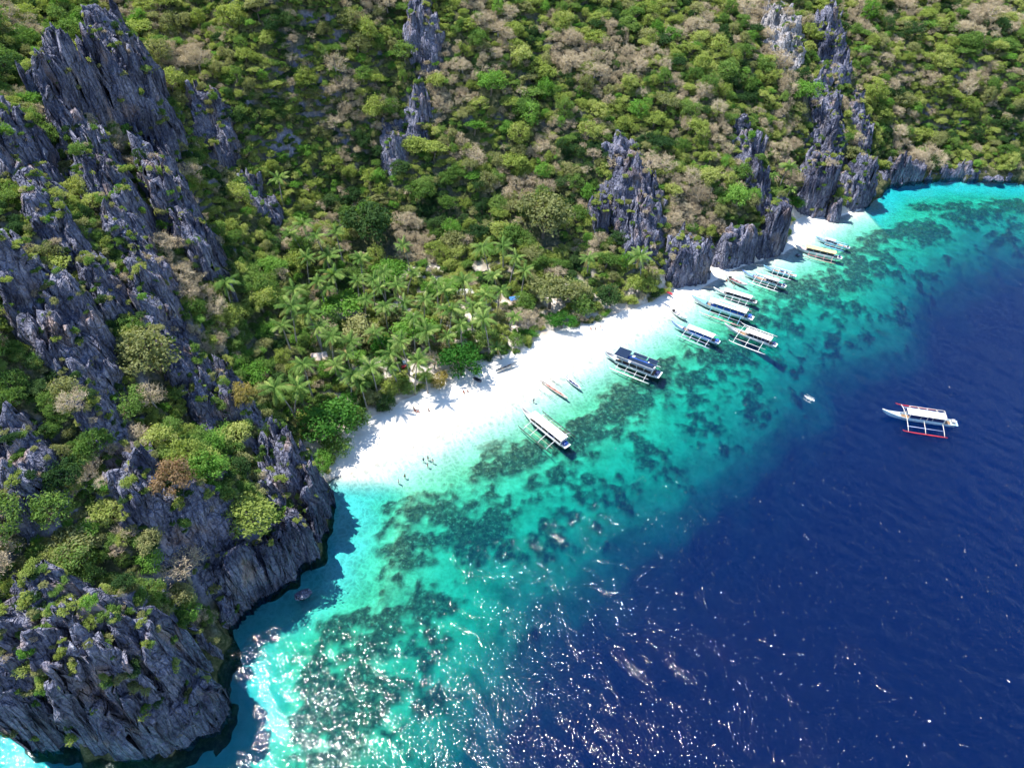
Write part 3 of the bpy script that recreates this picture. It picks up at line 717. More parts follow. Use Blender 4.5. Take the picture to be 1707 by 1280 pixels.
# ------------------------------------------------------------------ coconut palms
def frond_mesh(seed, L=3.6, droop=1.0):
    rng = np.random.default_rng(seed); m = MB(); pts = []
    for k in range(9):
        t = k / 8; pts.append(Vector((L * (t - .10 * droop * t ** 3), rng.uniform(-.03, .03), .95 * L * .42 * (t * (1.15 - .35 * droop)) - droop * .78 * L * .75 * t ** 2.1)))
    m.tube(pts, [.045 - .04 * k / 8 for k in range(9)], 4)
    for k in range(1, 26):
        t = k / 26; f = t * 8; i = min(int(f), 7); p = pts[i].lerp(pts[i + 1], f - i)
        tg = (pts[i + 1] - pts[i]).normalized()
        ll = .95 * math.sin(math.pi * min(1, .16 + t * .80)) ** .7
        for sd in (-1, 1):
            side = Vector((0, sd, 0)); dirv = (side * .85 + tg * .55 + Vector((0, 0, -.55 - .45 * rng.random()))).normalized()
            w = tg * .07; q = p + dirv * ll * rng.uniform(.85, 1.1)
            m.add([p - w, p + w, q + w * .25, q - w * .25], [(0, 1, 2, 3)])
    return m.mesh("frond")
FRONDS = [frond_mesh(i, 3.3 + .25 * (i % 3), [.55, .85, 1.15, 1.4][i % 4]) for i in range(8)]
for f in FRONDS: f.materials.append(LEAF['palm'])
OLDFROND = make_leaf("yellowing_frond", [(.22, .19, .06), (.30, .24, .10), (.34, .26, .13)], trans=.2)
def palm(px, py, T, label, group, s=1.0, lean=None):
    x, y, z = sight(px, py, T, HZ)
    rg = random.Random(int(px * 7 + py)); rz = rg.uniform(0, 6.28)
    le = lean if lean is not None else rg.uniform(.3, 2.8)
    la = rg.uniform(0, 6.28)
    bx, by = x - le * math.cos(la), y - le * math.sin(la)
    bz = float(max(lookup(HZ, bx, by), lookup(SZ, bx, by)))
    e = empty("coconut_palm", (bx, by, bz)); tag(e, label, "palm", group)
    hd = Vector((x - bx, y - by, z + T - bz)); m = MB(); P = []
    for k in range(7):
        t = k / 6; P.append(Vector((hd.x * t ** 1.7, hd.y * t ** 1.7, -.4 + (hd.z + .4) * t)))
    m.tube(P, [.24 - .02 * k for k in range(7)], 7)
    m.build("trunk", PALEBARK, e, True)
    nf = rg.randint(13, 16)
    for k in range(nf):
        a = rz + k * 2.399963; ring = k / nf
        fm = FRONDS[rg.randrange(8)]
        tilt = 0.75 - 1.15 * ring + rg.uniform(-.15, .15)
        link("frond", fm, OLDFROND if (ring > .85 and rg.random() < .5) else LEAF['palm'], e, loc=hd, rot=(0, -tilt, a), scale=s * rg.uniform(.88, 1.1))
    return x, y
PALMS = [  # px, py, trunk m, scale
    (512, 430, 10), (547, 428, 10), (601, 432, 11), (672, 410, 10), (804, 413, 9), (838, 411, 9), (861, 430, 10), (875, 452, 8), (623, 467, 10), (633, 480, 9),
    (662, 477, 10), (741, 484, 10), (709, 500, 10), (773, 468, 10), (809, 492, 9), (754, 516, 9), (788, 513, 9), (806, 533, 9), (641, 511, 9), (674, 505, 9),
    (490, 484, 10), (487, 511, 10), (514, 521, 10), (531, 545, 9), (552, 562, 12), (712, 553, 8), (858, 529, 6), (827, 581, 5), (697, 601, 10), (709, 624, 6),
    (618, 613, 11), (588, 626, 9), (506, 609, 9), (497, 646, 10), (458, 648, 10), (823, 460, 9), (527, 396, 10), (505, 374, 9), (560, 390, 9), (556, 458, 9),
    (1315, 279, 8), (1319, 316, 7), (1288, 293, 7), (465, 299, 8), (484, 390, 8), (1067, 428, 8), (376, 474, 8), (728, 470, 9), (768, 540, 8), (596, 470, 9),
    (650, 610, 8), (470, 545, 9), (690, 455, 9), (578, 590, 9), (982, 430, 8), (600, 640, 8), (332, 648, 4),
    (530, 470, 10), (610, 500, 10), (690, 530, 10), (740, 515, 10), (835, 485, 9), (625, 555, 10), (668, 570, 9), (560, 610, 9), (640, 455, 10), (585, 570, 9), (650, 590, 9), (745, 560, 8), (800, 510, 9), (545, 480, 10)]
PL = {  # palms that stand out
    (827, 581): "short palm alone on open sand beside the glossy beach tree", (618, 613): "tall straight palm in front of the grove beside the sand",
    (697, 601): "palm with a leaning grey trunk rooted in the sand", (709, 624): "short bushy palm drooping over the sand edge",
    (458, 648): "first of two palms beside the top of the dark crag", (497, 646): "second of two palms beside the top of the dark crag",
    (552, 562): "tall palm with a long bare trunk beside the pink sandy clearing", (1315, 279): "palm above the small sand cove", (1319, 316): "low palm behind the small sand cove",
    (1288, 293): "palm by the narrow crag above the far boats", (465, 299): "single silvery palm in the dark ravine", (376, 474): "lone palm against the shaded mountain face",
    (1067, 428): "single palm at the foot of the broad grey crag", (858, 529): "low palm on the sandy bank behind the beach", (484, 390): "palm at the mouth of the dark ravine",
    (332, 648): "stubby palm-like tuft among limestone blades", (982, 430): "palm between the wide olive tree and the broad crag"}
# palms whose crowns throw the star shadows on the sand
print("palms", round(time.time() - T0, 1))

# ------------------------------------------------------------------ the woods
def scatter(step, seed, jit=.95):
    a = np.arange(-150, 270, step); b_ = np.arange(38, 345, step)
    X, Y = np.meshgrid(a, b_); rg = np.random.default_rng(seed)
    X = (X + rg.uniform(-jit, jit, X.shape) * step * .5).ravel(); Y = (Y + rg.uniform(-jit, jit, Y.shape) * step * .5).ravel()
    k = lookup(HD, X, Y) > 2; X, Y = X[k], Y[k]
    z, m, onsand = top_z(X, Y)
    px, py, dep = proj(X, Y, z + 2)
    k = (px > -140) & (px < 1850) & (py > -120) & (py < 1380) & ~onsand
    return X[k], Y[k], z[k], m[k], px[k], py[k], dep[k], rg
def sandy_at(x, y, z): return sstep(9, 5, z) * sstep(-.25, .25, fbm(x / 9, y / 9, 73, 3) + .35 - z / 12)
palm_pts = [sight(px, py, T, HZ) for (px, py, T) in PALMS]
recs = []
def near_special(x, y, f=.8):
    return any((x - s[0]) ** 2 + (y - s[1]) ** 2 < (s[2] * f) ** 2 for s in specials)
for step, seed, cls in ((3.2, 5, 'tree'), (2.15, 6, 'shrub'), (1.6, 9, 'steep')):
    X, Y, Z, M, PX, PY, D, rg = scatter(step, seed)
    dryn = fbm(X / 22, Y / 22, 201, 3); lookn = fbm(X / 15, Y / 15, 205, 3)
    sl = np.hypot(top_z(X + .8, Y)[0] - top_z(X - .8, Y)[0], top_z(X, Y + .8)[0] - top_z(X, Y - .8)[0]) / 1.6
    sy = sandy_at(X, Y, Z)
    steep = cls == 'steep'; cls = 'shrub' if steep else cls
    for i in range(len(X)):
        x, y, z = X[i], Y[i], Z[i]; u = rg.random(); px, py = PX[i], PY[i]
        if steep and (sl[i] < 1.25 or M[i] > .12): continue
        if cls == 'tree' and any((x - q[0]) ** 2 + (y - q[1]) ** 2 < 6 for q in palm_pts): continue
        left = px < 470 and y < 165
        if M[i] > .12:
            if u > (.16 if sl[i] > 2.5 else .50) * (.35 if cls == 'tree' else 1): continue
            r = rg.uniform(.5, 1.25) * (1.5 if cls == 'tree' else 1); shp = 'shrub' if cls == 'shrub' else 'round'
        elif sy[i] > .5 and u < .45: continue
        elif cls == 'tree':
            if sl[i] > 3.2 and u < .25: continue
            r = min(4.4, 1.15 + rg.gamma(1.6, .60)) * (1.0 if left else .95); shp = rg.choice(['round', 'round', 'round', 'tall', 'flat'])
        else:
            r = rg.uniform(.9, 1.7); shp = 'shrub'
        if near_special(x, y): continue
        q = dryn[i] + rg.normal() * .33; l = lookn[i] + rg.normal() * .38
        back = px > 560
        dryp = .24 if back and py < 430 else (.02 if py < 430 else -.1)
        if q > .62 - dryp: look = 'dry'; shp = 'dry'; r *= 1.1 if cls == 'tree' else 1.25
        elif l < -.58: look = 'dark'
        elif l < -.26: look = 'mid'
        elif l < .05: look = 'olive' if rg.random() < .65 else 'mid'
        else: look = 'yellowgreen' if rg.random() < .85 else 'bright'
        if left and look == 'yellowgreen' and rg.random() < .45: look = 'mid'
        recs.append((r / D[i], x, y, z, r, shp, look, int(rg.integers(0, 9)), rg.uniform(0, 6.28), px, py, cls))
for c in CRAGS:
    n = int(c.a * c.b * (1.1 if c.y < 165 and c.x < -30 else .7)); rg = np.random.default_rng(c.seed + 900)
    X = c.x + rg.uniform(-1.15, 1.15, n) * max(c.a, c.b); Y = c.y + rg.uniform(-1.15, 1.15, n) * max(c.a, c.b)
    Z, M, _ = top_z(X, Y); PX, PY, D = proj(X, Y, Z + 1)
    for i in range(n):
        if M[i] < .1 or Z[i] < 1.5 or c.name == 'sea_rock': continue
        u = rg.random(); r = rg.uniform(.35, .95) * (1.5 if u < .2 else 1)
        lk_ = rg.choice(['mid', 'yellowgreen', 'olive', 'dark', 'dry'], p=[.3, .3, .2, .1, .1])
        recs.append((r / D[i], X[i], Y[i], Z[i] + .15, r, 'dry' if lk_ == 'dry' else 'shrub', lk_, int(rg.integers(0, 9)), rg.uniform(0, 6.28), PX[i], PY[i], 'shrub'))
recs.sort(key=lambda t: -t[0])
LM = [(105, 120, "the sunlit pinnacle crest"), (165, 275, "the long fluted cliff"), (25, 235, "the steep edge cliff"), (288, 320, "the thin blade edging the ravine"), (352, 200, "the rock slab in the ravine"),
      (195, 60, "the tall shaded cliff"), (45, 480, "the dark stepped cliff"), (118, 535, "the slanting dark rib"), (285, 560, "the narrow pale-edged blade"), (228, 570, "the big olive mountain tree"), (378, 640, "the golden-brown shrub"),
      (175, 695, "the bare white-limbed tree"), (280, 790, "the red-leaved tree"), (408, 842, "the yellow-green headland tree"), (150, 1040, "the big sea headland"), (470, 770, "the tall crag at the beach end"), (25, 775, "the smooth bluish buttress"),
      (622, 368, "the largest dark tree"), (652, 442, "the pale lime flat-crowned tree"), (575, 502, "the layered bright green tree"), (768, 592, "the glossy tree over the sand"), (775, 486, "the white canopy tent"), (533, 595, "the pinkish hut roof"),
      (859, 497, "the blue tarpaulin"), (918, 478, "the wide grey-olive tree"), (905, 352, "the huge pale olive dome"), (705, 45, "the dark cliff at the top"), (700, 190, "the small dark hillside outcrop"), (818, 128, "the vivid tree high up"), (790, 204, "the vivid flat green tree"),
      (983, 314, "the small vivid tree"), (1058, 300, "the broad grey crag"), (1148, 425, "the craggy cliff behind the sand"), (1258, 275, "the narrow grey crag"), (1297, 365, "the leaning rock fin"), (1348, 140, "the vivid ridge tree"),
      (1388, 195, "the bare ridge rib"), (1310, 35, "the pale limestone dome"), (1437, 215, "the cove's rock rib"), (1520, 272, "the pale fluted sea cliff"), (1690, 285, "the far boulders"), (430, 925, "the jagged sea wall"), (435, 330, "the ravine mouth"),
      (1000, 100, "the upper middle hillside"), (1150, 60, "the slope left of the pale dome"), (1560, 90, "the upper far slope"), (1650, 180, "the boulder shore's slope"), (560, 120, "the slope right of the ravine"), (709, 500, "the middle of the palm grove"), (497, 460, "the ravine end of the palm grove")]
def where(px, py):
    k = min(range(len(LM)), key=lambda i: (LM[i][0] - px) ** 2 + (LM[i][1] - py) ** 2); dx, dy = px - LM[k][0], py - LM[k][1]
    if math.hypot(dx, dy) < 24: return "right at " + LM[k][2]
    far = "farther " if math.hypot(dx, dy) > 62 else "just "
    rel = ("right of " if dx > 0 else "left of ") if abs(dx) > 2 * abs(dy) else ("below " if dy > 0 else "above ") if abs(dy) > 2 * abs(dx) else ("lower " if dy > 0 else "upper ") + ("right of " if dx > 0 else "left of ")
    return far + rel + LM[k][2]
LOOKW = {'dark': "dark green", 'mid': "mid-green", 'olive': "dull olive", 'yellowgreen': "yellow-green", 'bright': "bright green", 'dry': "bare pinkish-brown"}
count = {'tree': 0, 'shrub': 0, 'dry': 0}; rest = []
for t in recs:
    _, x, y, z, r, shp, look, var, rz, px, py, cls = t
    k = 'dry' if shp == 'dry' else cls
    vis = -20 < px < 1727 and -30 < py < 1300
    if vis and count[k] < {'tree': 300, 'shrub': 300, 'dry': 150}[k]:
        count[k] += 1
        nm = {'tree': 'broadleaf_tree', 'shrub': 'shrub', 'dry': 'dry_tree'}[k]
        kind = {'tree': 'leafy tree', 'shrub': 'low shrub', 'dry': 'leafless tree'}[k]
        if k == 'tree': kind = {'round': 'round-crowned tree', 'tall': 'tall-crowned tree', 'flat': 'flat-crowned tree'}[shp]
        lb = f"{'large ' if r > 2.9 else 'small ' if r < 2.0 and k != 'shrub' else ''}{LOOKW[look]} {kind} {where(px, py)}"
        tree(nm, lb, lb.replace('tree', 'trees').replace('shrub', 'shrubs'), x, y, z - .25, r, shp, look, var, rz, cat='shrub' if k == 'shrub' else 'tree')
    else: rest.append(t)
palm_xy = []
for (px, py, T) in PALMS:
    lb = PL.get((px, py)); g = None; T = T + (1.2 if T > 7 else 0)
    if lb is None:
        lb = ("tall " if T > 9 else "lower ") + "feathery coconut palm " + where(px, py); g = "coconut palms of the beach grove"
    palm_xy.append(palm(px, py, T + ((px * 13 + py * 7) % 5 - 2) * .6 * (T > 7), lb, g, s=(.94 + .08 * ((px * 5 + py * 3) % 5)) if T > 7 else .82))
print("individual plants", count, "rest", len(rest), round(time.time() - T0, 1))

# the mass of the woods: one object that scatters whole plants over its points
protos = bpy.data.collections.new("plant_kinds"); pidx = {}
def proto(shp, var, look):
    key = (shp, var, look)
    if key in pidx: return pidx[key]
    cme, tme = TREES[shp][var]
    nm = "plant_%03d" % len(pidx)
    me = cme.copy(); me.materials.clear(); me.materials.append(LEAF[look]); me.materials.append(BARK)
    bm = bmesh.new(); bm.from_mesh(me); nf0 = len(bm.faces); bm.from_mesh(tme); bm.faces.ensure_lookup_table()
    for f in bm.faces[nf0:]: f.material_index = 1
    bm.to_mesh(me); bm.free()
    protos.objects.link(bpy.data.objects.new(nm, me)); pidx[key] = len(pidx); return pidx[key]
def woods(name, label, recs_):
    pts = []; rot = []; scl = []; idx = []
    for (_, x, y, z, r, shp, look, var, rz, px, py, cls) in recs_:
        q = random.Random(int(x * 977 + y * 131)); pts.append((x, y, z - .25)); rot.append((q.uniform(-.22, .22), q.uniform(-.22, .22), rz)); scl.append((r * q.uniform(.8, 1.25), r * q.uniform(.8, 1.25), r * q.uniform(.75, 1.35))); idx.append(proto(shp, var % len(TREES[shp]), look))
    me = bpy.data.meshes.new(name); me.from_pydata(pts, [], [])
    a = me.attributes.new("rot", 'FLOAT_VECTOR', 'POINT'); a.data.foreach_set("vector", np.array(rot, np.float32).ravel())
    a = me.attributes.new("scl", 'FLOAT_VECTOR', 'POINT'); a.data.foreach_set("vector", np.array(scl, np.float32).ravel())
    a = me.attributes.new("idx", 'INT', 'POINT'); a.data.foreach_set("value", np.array(idx, np.int32))
    o = link(name, me); tag(o, label, kind='stuff')
    ng = bpy.data.node_groups.new(name + "_nodes", 'GeometryNodeTree')
    ng.interface.new_socket("Geometry", in_out='INPUT', socket_type='NodeSocketGeometry'); ng.interface.new_socket("Geometry", in_out='OUTPUT', socket_type='NodeSocketGeometry')
    n = ng.nodes; l = ng.links
    gi = n.new('NodeGroupInput'); go = n.new('NodeGroupOutput'); ip = n.new('GeometryNodeInstanceOnPoints'); ci = n.new('GeometryNodeCollectionInfo')
    ci.inputs['Collection'].default_value = protos; ci.inputs['Separate Children'].default_value = True; ci.inputs['Reset Children'].default_value = True
    def at_(nm, ty):
        q = n.new('GeometryNodeInputNamedAttribute'); q.data_type = ty; q.inputs['Name'].default_value = nm; return q.outputs['Attribute']
    ip.inputs['Pick Instance'].default_value = True
    l.new(gi.outputs[0], ip.inputs['Points']); l.new(ci.outputs[0], ip.inputs['Instance'])
    l.new(at_("idx", 'INT'), ip.inputs['Instance Index']); l.new(at_("rot", 'FLOAT_VECTOR'), ip.inputs['Rotation']); l.new(at_("scl", 'FLOAT_VECTOR'), ip.inputs['Scale'])
    l.new(ip.outputs[0], go.inputs[0])
    md = o.modifiers.new("woods", 'NODES'); md.node_group = ng
    return o
woods("forest", "dense mixed green and dry woodland covering the limestone slopes", rest)
print("woods", round(time.time() - T0, 1))
# ------------------------------------------------------------------ boats
WHITE = (.80, .80, .79); CREAM = (.74, .70, .60); SKY = (.20, .52, .72); BLUE = (.02, .09, .42); NAVY = (.015, .03, .13); RED = (.62, .05, .05); YELLOW = (.76, .58, .26)
GREY = (.42, .42, .43); DARK = (.03, .03, .035); WOOD = (.30, .19, .11); PINK = (.72, .42, .42); BAMBOO = (.55, .47, .33); SOLAR = (.012, .022, .05)
def lerp_tab(s, tab): return float(np.interp(s, [t[0] for t in tab], [t[1] for t in tab]))
def hull_mesh(L, B, k, bow=2.2, tab=None):
    wt = tab or [(0, .78), (.1, .92), (.3, 1), (.55, 1), (.7, .80), (.82, .50), (.92, .22), (1, .03)]
    sh = [(0, 1.10), (.3, 1.0), (.6, 1.05), (.8, 1.30), (.92, 1.70), (1, bow)]
    kl = [(0, -.30), (.1, -.42), (.72, -.42), (.85, -.05), (.94, .75), (1, bow - .35)]
    m = MB(); S = [i / 22 for i in range(23)]; V = []; F = []
    for s in S:
        x = (s - .5) * L; w = B / 2 * lerp_tab(s, wt); zs = k * lerp_tab(s, sh); zk = k * lerp_tab(s, kl); fl = max(zk + .12, min(zs - .15 * k, .45 * k))
        wi = max(w - .07, .01)
        for (y, z) in ((0, zk), (.55 * w, zk + .22 * (zs - zk)), (.86 * w, zk + .6 * (zs - zk)), (w, zs), (wi, zs), (wi * .8, fl), (0, fl)): V.append((x, y, z))
        for (y, z) in ((wi * .8, fl), (wi, zs), (w, zs), (.86 * w, zk + .6 * (zs - zk)), (.55 * w, zk + .22 * (zs - zk))): V.append((x, -y, z))
    n = 12
    for i in range(len(S) - 1):
        for j in range(n): F.append((i * n + j, (i + 1) * n + j, (i + 1) * n + (j + 1) % n, i * n + (j + 1) % n))
    F.append(tuple(range(n))); F.append(tuple((len(S) - 1) * n + j for j in range(n))[::-1])
    m.add(V, F); return m, wt, sh
def boat_frame(bow, stern, hb, hs_):
    a = Vector(at(*bow, hb)); b = Vector(at(*stern, hs_)); d = a - b; d.z = 0
    return (a + b) / 2, d.length, math.atan2(d.y, d.x)
def roof_mesh(x0, x1, w, z, arch=.14, th=.07):
    m = MB(); V = []; F = []; ys = [-1, -.6, -.2, .2, .6, 1]; n = len(ys)
    for x in (x0, (x0 + x1) / 2, x1):
        for q in ys: V.append((x, q * w, z + arch * (1 - q * q)))
        for q in ys: V.append((x, q * w, z + arch * (1 - q * q) - th))
    for i in range(2):
        o = i * 2 * n; p = o + 2 * n
        for j in range(n - 1):
            F.append((o + j, p + j, p + j + 1, o + j + 1)); F.append((o + n + j, o + n + j + 1, p + n + j + 1, p + n + j))
        F.append((o, o + n, p + n, p)); F.append((o + n - 1, p + n - 1, p + 2 * n - 1, o + 2 * n - 1))
    for o, fl in ((0, False), (4 * n, True)):
        for j in range(n - 1):
            f = (o + j, o + j + 1, o + n + j + 1, o + n + j); F.append(f[::-1] if fl else f)
    return m.add(V, F)
def outriggers(e, L, k, B, span, xs, fx0, fx1, beam, flt, inner, rb=.075, rf=.14, sides=(-1, 1)):
    for xi in xs:
        x = (xi - .5) * L; pts = []
        lo, hi = (-span if -1 in sides else -B / 2), (span if 1 in sides else B / 2)
        for y in (lo, lo * .72, -B / 2 if lo < -B / 2 else lo * .9, 0, B / 2 if hi > B / 2 else hi * .9, hi * .72, hi):
            t = max(0, (abs(y) - B / 2) / (span - B / 2)); pts.append((x, y, k * 1.22 - (k * 1.22 - .30) * t ** 1.7))
        MB().tube(pts, rb, 5).build("outrigger_beam", paint(beam), e, True)
    for s in sides:
        x0, x1 = (fx0 - .5) * L, (fx1 - .5) * L
        MB().tube([(x0, s * span, .16), (x0 + .2 * (x1 - x0), s * span, .14), (x0 + .8 * (x1 - x0), s * span, .14), (x1 - .3, s * span, .26), (x1 + .4, s * span, .5)], [rf * .8, rf, rf, rf * .8, rf * .4], 6).build("outrigger_float", paint(flt), e, True)
        if inner:
            y = s * (B / 2 + (span - B / 2) * .62)
            MB().tube([(x0 + .6, y, k * .80), (x1 - .8, y, k * .80)], rb * .9, 5).build("outrigger_rail", paint(inner), e, True)
def bangka(label, bow, stern, hull=WHITE, trim=WHITE, roof=WHITE, r0=.10, r1=.66, curtain=None, beam=WHITE, flt=WHITE, inner=WHITE, deck=WOOD, span=None, xs=(.16, .33, .5, .66), fx=(.06, .74),
           inside=BLUE, upper=None, group="outrigger tour boats moored off the beach", bowcol=None, B=None, gaps=1.0, tall=1.0, cabin=True, stern_item=NAVY, posts=WHITE):
    mid, L, rz = boat_frame(bow, stern, 2.0, .8); k = min(1.05, max(.62, L / 18)); B = B or max(1.7, L * .135)
    e = empty("outrigger_boat", (mid.x, mid.y, 0), rz); tag(e, label, "boat", group)
    m, wt, sh = hull_mesh(L, B, k); h = m.build("hull", paint(hull, .4), e, False)
    S = [i / 14 for i in range(15)]
    for s in (-1, 1):
        MB().tube([((q - .5) * L, s * B / 2 * lerp_tab(q, wt), k * lerp_tab(q, sh) + .02) for q in S], .06, 5).build("gunwale", paint(trim, .4), h, True)
    if bowcol:
        Vb = []; Fb = []; qs = [.74, .80, .86, .92, .97]
        for q in qs:
            w = B / 2 * lerp_tab(q, wt); z = k * lerp_tab(q, sh) + .03; x = (q - .5) * L
            Vb += [(x, -w, z), (x, w, z), (x, w, z - .06), (x, -w, z - .06)]
        for i in range(len(qs) - 1):
            for j in range(4): Fb.append((i * 4 + j, i * 4 + (j + 1) % 4, i * 4 + 4 + (j + 1) % 4, i * 4 + 4 + j))
        Fb += [(3, 2, 1, 0), tuple(len(Vb) - 4 + j for j in range(4))]
        MB().add(Vb, Fb).build("bow_deck", paint(bowcol, .4), e)
    MB().box((.03 - .5) * L, (.72 - .5) * L, -B * .38, B * .38, k * .62, k * .70).build("deck", paint(deck, .7), e)
    MB().box((-.035 - .5) * L, (.06 - .5) * L, -B * .42, B * .42, k * .95, k * 1.05).build("stern_platform", paint(hull, .5), e)
    x0, x1 = (r0 - .5) * L, (r1 - .5) * L; zr = k * 2.75 * tall; wr = B * .52
    if cabin:
        for s in (-1, 1):
            MB().box(x0, x1, s * B * .47 - .035, s * B * .47 + .035, k * .72, k * 1.42).build("cabin_side", paint(hull, .5), e)
            MB().box(x0 + .6, x1 - .4, s * B * .30 - .2, s * B * .30 + .2, k * .70, k * 1.05).build("bench", paint(inside, .7), e)
        MB().box(x0 - .02, x0 + .05, -B * .44, B * .44, k * 1.44, k * 1.95).build("wheelhouse_panel", paint(hull, .5), e)
        MB().box(x0 + .9, x0 + 1.7, -.45, .45, k * .72, k * 1.3).build("engine_box", paint(GREY, .6), e)
    np_ = max(3, int((x1 - x0) / 2.1))
    if roof:
        rf = roof_mesh(x0 - .35, x1 + .45, wr, zr).build("roof", paint(roof, .5, .3, .12), e)
        for i in range(np_ + 1):
            x = x0 + (x1 - x0) * i / np_
            for s in (-1, 1): MB().box(x - .05, x + .05, s * B * .46 - .05, s * B * .46 + .05, k * .7, zr).build("post", paint(posts, .5), e)
        if curtain:
            for i in range(np_):
                if (i * 7 + int(L * 10)) % 5 == 4 and gaps < 1: continue
                xa = x0 + (x1 - x0) * i / np_ + .18; xb = x0 + (x1 - x0) * (i + 1) / np_ - .18
                for s in (-1, 1): MB().box(xa, xb, s * B * .455 - .02, s * B * .455 + .02, k * 1.5, k * 2.15 * tall).build("side_curtain", paint(curtain, .7), e)
    if upper == 'solar':
        zt = zr + .22
        fr = MB()
        for y in (-wr * 1.15, wr * 1.15): fr.tube([(x0 - .5, y, zt + .75), (x1 + .4, y, zt + .75)], .05, 5)
        for i in range(6):
            x = x0 - .5 + (x1 - x0 + .9) * i / 5
            for y in (-wr * 1.15, wr * 1.15): fr.tube([(x, y, zr - .1), (x, y, zt + .78)], .045, 5)
        fr.build("sun_deck_frame", paint(WHITE), e)
        for (a, b_, ya, yb) in ((.0, .24, -1.1, -.15), (.27, .62, -1.1, -.35), (.0, .62, .35, 1.1), (.68, 1.0, -1.1, 1.1)):
            MB().box(x0 - .4 + (x1 - x0 + .7) * a, x0 - .4 + (x1 - x0 + .7) * b_, ya * wr, yb * wr, zt + .80, zt + .86).build("solar_panel", paint(SOLAR, .2, .5, .1), e)
        MB().box(x0 + .5, x1 - .5, -wr * .3, wr * .3, zr + .16, zr + .4).build("sun_deck_seat", paint(BLUE), e)
    if upper == 'frame':
        for (xa, xb, ya, yb) in ((x0, x1, -1, -1), (x0, x1, 1, 1), (x0, x0, -1, 1), (x1, x1, -1, 1), ((x0 + x1) / 2, (x0 + x1) / 2, -1, 1)):
            MB().tube([(xa, ya * wr * 1.1, zr + .65), (xb, yb * wr * 1.1, zr + .65)], .05, 5).build("roof_rail", paint(posts), e)
        for x in (x0, (x0 + x1) / 2, x1):
            for s in (-1, 1): MB().tube([(x, s * wr * 1.1, k * 1.2), (x, s * wr * 1.1, zr + .65)], .05, 5).build("rail_post", paint(posts), e)
    if upper == 'skylight':
        MB().box(x0 + .3 * (x1 - x0), x0 + .8 * (x1 - x0), -wr * .25, wr * .25, zr + .13, zr + .24).build("roof_stripe", paint(SKY), e)
    if stern_item: MB().box((.005 - .5) * L, (.05 - .5) * L, -B * .26, B * .22, k * 1.05, k * 1.75).build("stern_gear", paint(stern_item, .7), e)
    MB().tube([((.72 - .5) * L, 0, k * .7), ((.715 - .5) * L, 0, k * 4.0)], [.05, .03], 5).build("mast", paint(WHITE), e)
    MB().tube([((.02 - .5) * L, .25 * B, k * .7), ((.0 - .5) * L, .25 * B, k * 2.3)], .035, 5).build("stern_pole", paint(WHITE), e)
    if group: MB().tube([(.48 * L, 0, k * 2.0), (.48 * L + 3.5, .3, k * .9), (.48 * L + 8, .6, .25)], .03, 4).build("mooring_rope", paint((.60, .56, .45), .9), e, True)
    outriggers(e, L, k, B, span or L * .24, xs, fx[0], fx[1], beam, flt, inner)
    return e
def canoe(label, bow, stern, z=0.0, hull=WHITE, inside=RED, span=1.9, beam=BAMBOO, flt=BAMBOO, B=.85, rig=True, gear=None, name="outrigger_canoe", cat="boat", group=None, k=.5, sides=(-1, 1)):
    mid, L, rz = boat_frame(bow, stern, z + .6, z + .4)
    e = empty(name, (mid.x, mid.y, z), rz); tag(e, label, cat, group)
    m, wt, sh = hull_mesh(L, B, k, 1.7, [(0, .35), (.1, .7), (.3, 1), (.6, 1), (.78, .72), (.9, .36), (1, .03)]); h = m.build("hull", paint(hull, .5), e)
    S = [i / 12 for i in range(13)]
    for s in (-1, 1): MB().tube([((q - .5) * L, s * B / 2 * lerp_tab(q, wt), k * lerp_tab(q, sh) + .01) for q in S], .035, 4).build("gunwale", paint(hull), h, True)
    MB().box(-.36 * L, .25 * L, -B * .36, B * .36, k * .5, k * .56).build("floorboard", paint(inside, .8), e)
    for q in (-.25, -.05, .15): MB().box(q * L - .13, q * L + .13, -B * .46, B * .46, k * .82, k * .92).build("thwart", paint(inside, .8), e)
    if gear: MB().box(-.40 * L, -.30 * L, -.28, .28, k * .7, k * 1.75).build("outboard_motor", paint(gear, .5), e); 
    if rig: outriggers(e, L, k, B, span, (.30, .62), .12, .82, beam, flt, None, .03, .05, sides)
    return e
bangka("white tour boat nearest the camera, long plain white roof and black outrigger floats", (866, 675), (944, 743), flt=DARK, beam=WHITE, inner=BAMBOO, inside=BLUE, stern_item=BLUE, r0=.06, r1=.70, curtain=DARK, gaps=.5)
bangka("big white tour boat with dark solar panels on its sun deck", (1006, 584), (1098, 625), upper='solar', curtain=DARK, gaps=.5, r0=.10, r1=.74, stern_item=NAVY, B=3.4, tall=1.05)
bangka("blue-trimmed boat with red lettering colours on its white roof beside a small dinghy", (1120, 534), (1197, 570), hull=(.55, .62, .80), trim=BLUE, inside=BLUE, curtain=BLUE, r0=.12, r1=.62, beam=WHITE, flt=(.45, .50, .62), inner=(.6, .65, .8), bowcol=(.45, .58, .85), stern_item=BLUE)
bangka("white boat with an open frame roof and white outriggers farthest out of the cluster", (1208, 538), (1292, 575), upper='frame', r0=.10, r1=.55, roof=CREAM, curtain=DARK, gaps=.5, xs=(.2, .45, .68), span=5.0)
bangka("tour boat with sky-blue bow and dark blue side curtains in the middle of the cluster", (1153, 493), (1252, 531), hull=WHITE, trim=SKY, curtain=BLUE, bowcol=SKY, beam=SKY, inner=WHITE, flt=PINK, upper='skylight', stern_item=BLUE, xs=(.14, .3, .46, .62), inside=BLUE)
bangka("plain white boat with dark windows behind the sky-blue bowed boat", (1190, 477), (1259, 503), curtain=DARK, r0=.12, r1=.70, bowcol=(.70, .74, .80), stern_item=DARK)
